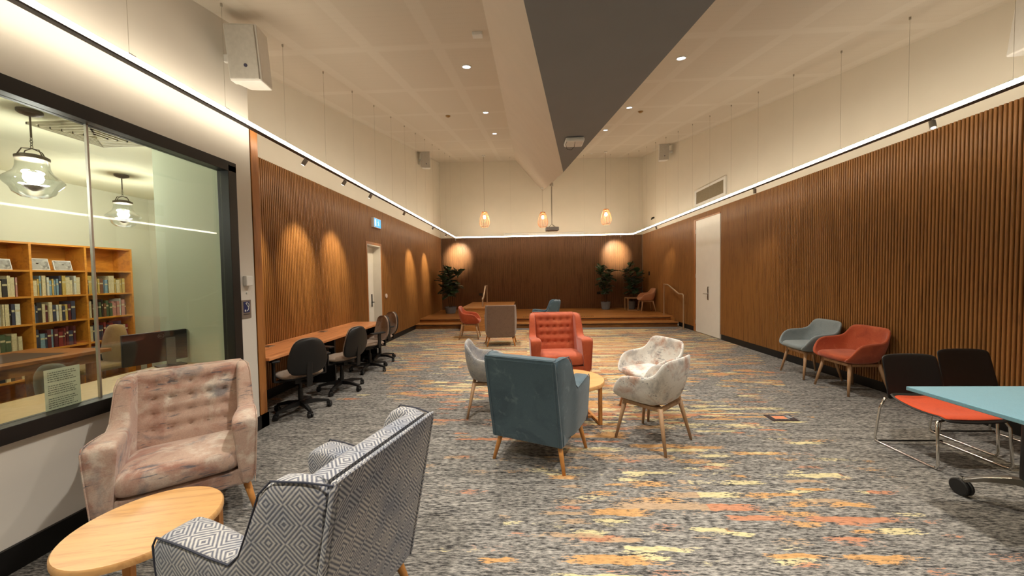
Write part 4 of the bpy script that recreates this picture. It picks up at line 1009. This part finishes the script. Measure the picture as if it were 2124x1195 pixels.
pals = {(1, 4): ['cream', 'white', 'pink', 'cream', 'black', 'brown'], (2, 4): ['cream', 'yellow', 'white', 'pale blue', 'green', 'dark blue', 'cream'], (3, 4): ['yellow', 'yellow', 'cream', 'pale blue', 'dark blue', 'brown', 'white'],
        (1, 3): ['black', 'dark blue', 'dark blue', 'white', 'cream'], (2, 3): ['yellow', 'cream', 'black', 'white', 'pale blue', 'dark blue', 'maroon'], (3, 3): ['black', 'green', 'cream', 'pink', 'white', 'brown'],
        (1, 2): ['black', 'brown', 'green', 'maroon', 'cream'], (2, 2): ['maroon', 'maroon', 'red', 'pale blue', 'dark blue', 'cream'], (3, 2): ['red', 'dark blue', 'pale blue', 'red', 'cream', 'maroon'],
        (1, 1): ['brown', 'black', 'cream'], (2, 1): ['black', 'maroon', 'cream'], (3, 1): ['cream', 'black', 'maroon', 'white', 'brown']}
for (bi, li), pal in pals.items():
    y = bays[bi]+.02; yend = bays[bi+1]-.04-rnd.random()*.05
    while y < yend:
        w_ = rnd.choice((.018, .024, .03, .036, .044)); h_ = rnd.choice((.19, .21, .23, .25)); cn = rnd.choice(pal)
        if y+w_ > yend: break
        o = book_mesh(cn, w_, h_, .16); o.location = (SX-.03-rnd.random()*.02, y+w_/2, lev[li])
        lab = '%s %s %s spined book on the %s shelf, %s bookcase bay' % ('tall' if h_ > .22 else 'short', 'thick' if w_ > .028 else 'thin', cn, rown[li], bayn[bi])
        tag(o, lab, 'book', lab.replace('spined book', 'spined books')); y += w_+.001
for (y, w_, h_, lab) in ((3.80, .2, .13, 'small framed landscape photo at the left of the bookcase top shelf'), (4.12, .22, .15, 'larger framed grey photo on the middle top shelf of the bookcase'), (4.36, .18, .13, 'smaller framed grey photo on the middle top shelf of the bookcase')):
    t = thing('framed_photo', (SX-.10, y, lev[5]), 0, lab, 'picture')
    M = Matrix.Rotation(-.22, 4, 'Y')
    MB().box(-.006, .006, -w_/2, w_/2, 0, h_, M=M).build('frame', white_plastic, t)
    MB().box(.006, .008, -w_/2+.008, w_/2-.008, .008, h_-.008, M=M).build('print', blotch('grey photo print', S(168, 164, 156), [(S(90, 86, 84), .5, 5, .8), (S(214, 210, 196), .55, 4, .8)]), t)
    MB().bar((-.004, 0, h_*.6), (-.06, 0, .002), .02, .004).build('stand', black_plastic, t)
# library tables and chairs
lt = thing('library_table', (0, 0, 0), 0, 'large brown oak reading table in front of the bookcase', 'table')
MB().box(-5.35, -4.47, 1.7, 3.55, .715, .75).build('tabletop', lib_wood, lt, bevel=.004)
MB().box(-5.2, -4.62, 1.95, 3.3, .7502, .7522).build('leather_inlay', plain('dark leather', S(74, 50, 36), .5), lt)
MB().box(-5.28, -4.54, 1.78, 3.47, .62, .715).build('apron', lib_wood, lt)
for x in (-5.25, -4.57):
    for y in (1.8, 3.45): MB().lathe([(.04, 0), (.03, .1), (.045, .4), (.045, .62)], (x, y, 0), 16).build('leg', lib_wood, lt)
ld = thing('staff_desk', (0, 0, 0), 0, 'pale timber desk pushed against the inside of the window', 'desk')
MB().box(-3.36, LX1-.02, .6, 3.12, .66, .69).build('desktop', plain('pale laminate', S(190, 160, 112), .4), ld, bevel=.003)
for y in (.65, 1.9, 3.05): MB().box(-3.32, LX1-.06, y, y+.03, 0, .66).build('end_panel', plain('charcoal laminate', S(44, 42, 40), .5), ld)
tag(MB().box(-3.05, LX1-.08, 1.15, 1.45, .69, .715).build('paper_stack', white_plastic), 'stack of white paper on the staff desk by the window', 'paper')
mo = thing('monitor', (-3.28, 2.93, .69), 0, 'black computer monitor seen from behind through the window', 'monitor')
a = math.atan2(.30, .14); Mm = Matrix.Translation((.0, 0, .18)) @ Matrix.Rotation(a-PI/2-.0, 4, 'Z')
MB().box(-.012, .022, -.21, .21, -.13, .14, M=Mm).build('screen_housing', black_plastic, mo, bevel=.006)
MB().box(.022, .04, .06, .12, -.17, .08, M=Mm).build('stand_neck', plain('grey neck', S(96, 96, 94), .4), mo)
MB().box(-.05, .09, .0, .18, -.18, -.168, M=Mm).build('stand_foot', black_plastic, mo)
lg = MB().tube([Mm @ Vector((.0235, .02*math.cos(k*PI/8)+.03, .02*math.sin(k*PI/8)+.10)) for k in range(17)], .0012, 5)
lg.build('round_logo', plain('grey logo', S(120, 120, 118), .4), mo, label='small grey ring shaped logo')
for dx, y0_ in ((0, 0),):
    lt_ = MB()
    # tiny four-letter mark inside the ring
    z0, hh = .093, .014
    for i, strokes in enumerate(([((0, 0), (0, 1)), ((0, 1), (.7, .5)), ((.7, .5), (0, 0))], [((0, 0), (0, 1)), ((0, 1), (.6, 1)), ((0, .5), (.5, .5)), ((0, 0), (.6, 0))], [((0, 0), (0, 1)), ((0, 0), (.6, 0))], [((0, 0), (0, 1)), ((0, 0), (.6, 0))])):
        for (ax, az), (bx2, bz) in strokes:
            y_ = lambda q: .017+(i+q)*.0068
            lt_.bar(Mm @ Vector((.0232, y_(ax), z0+az*hh)), Mm @ Vector((.0232, y_(bx2), z0+bz*hh)), .0012, .0012)
    lt_.build('logo_letters', MATS['grey logo'], mo)
def lib_chair(loc, rz, cloth, label, h=.9):
    t = thing('upholstered_chair', loc, rz, label, 'chair')
    rings = [[(hw*math.cos(PI*2*k/20), .2+.05*math.sin(2*PI*k/20)+.06*(z-.5), z) for k in range(20)] for z, hw in ((.42, .17), (.5, .21), (.62, .235), (.74, .22), (h-.06, .16), (h, .08))]
    MB().loft(rings).build('backrest', cloth, t, smooth=True, sub=1)
    MB().box(-.22, .22, -.22, .2, .40, .47).build('seat', cloth, t, bevel=.03)
    for x in (-.19, .19):
        for y in (-.19, .19): leg_tube((x, y, .41), (x*1.1, y*1.1, 0), .018, .012).build('leg', lib_wood, t)
    return t
lib_chair((-5.22, 3.95, 0), -10, tan_cloth, 'tan upholstered chair between the reading table and the bookcase', .93)
lib_chair((-3.60, 2.72, 0), 170, olive_cloth, 'dark olive chair behind the staff desk', .84)
wc = thing('high_backed_chair', (-5.44, 4.92, 0), -25, 'tall wooden framed chair beside the right end of the bookcase', 'chair')
MB().box(-.2, .2, -.2, .2, .42, .47).build('seat', plain('dark green leather', S(30, 44, 32), .5), wc, bevel=.01)
for x in (-.2, .2):
    MB().box(x-.02, x+.02, .16, .2, 0, 1.42 if x < 0 else 1.36).build('back_post', lib_wood, wc); MB().box(x-.02, x+.02, -.2, -.16, 0, .66).build('front_leg', lib_wood, wc)
    MB().bar((x, -.24, .67), (x, .18, .70), .045, .03).build('armrest', lib_wood, wc, bevel=.006)
MB().box(-.18, .18, .165, .195, 1.14, 1.34).build('top_rail', trim_wood, wc)
MB().box(-.14, .14, .165, .19, .5, 1.14).build('back_pad', plain('olive brown leather', S(104, 84, 50), .5), wc)
# notice on the glass
nt = thing('paper_notice', (WG-.056, 1.88, .85), 0, 'pale sheet of printed text fixed inside the lower window glass', 'notice')
MB().box(-.001, .0, -.08, .075, -.118, .118, M=Matrix.Rotation(.0, 4, 'X')).build('sheet', plain('pale green paper', S(196, 202, 176), .8), nt)
m = MB(); rn = random.Random(4)
for k in range(17):
    z = .098-k*.0122
    if k in (5, 11): continue
    y = -.066
    e_ = .06-rn.random()*.03
    while y < e_:
        wl = rn.uniform(.004, .013); m.box(.0, .0006, y, min(y+wl, e_), z-.0022, z+.0022); y += wl+.003
m.build('text_lines', plain('grey ink', S(92, 98, 86), .8), nt)
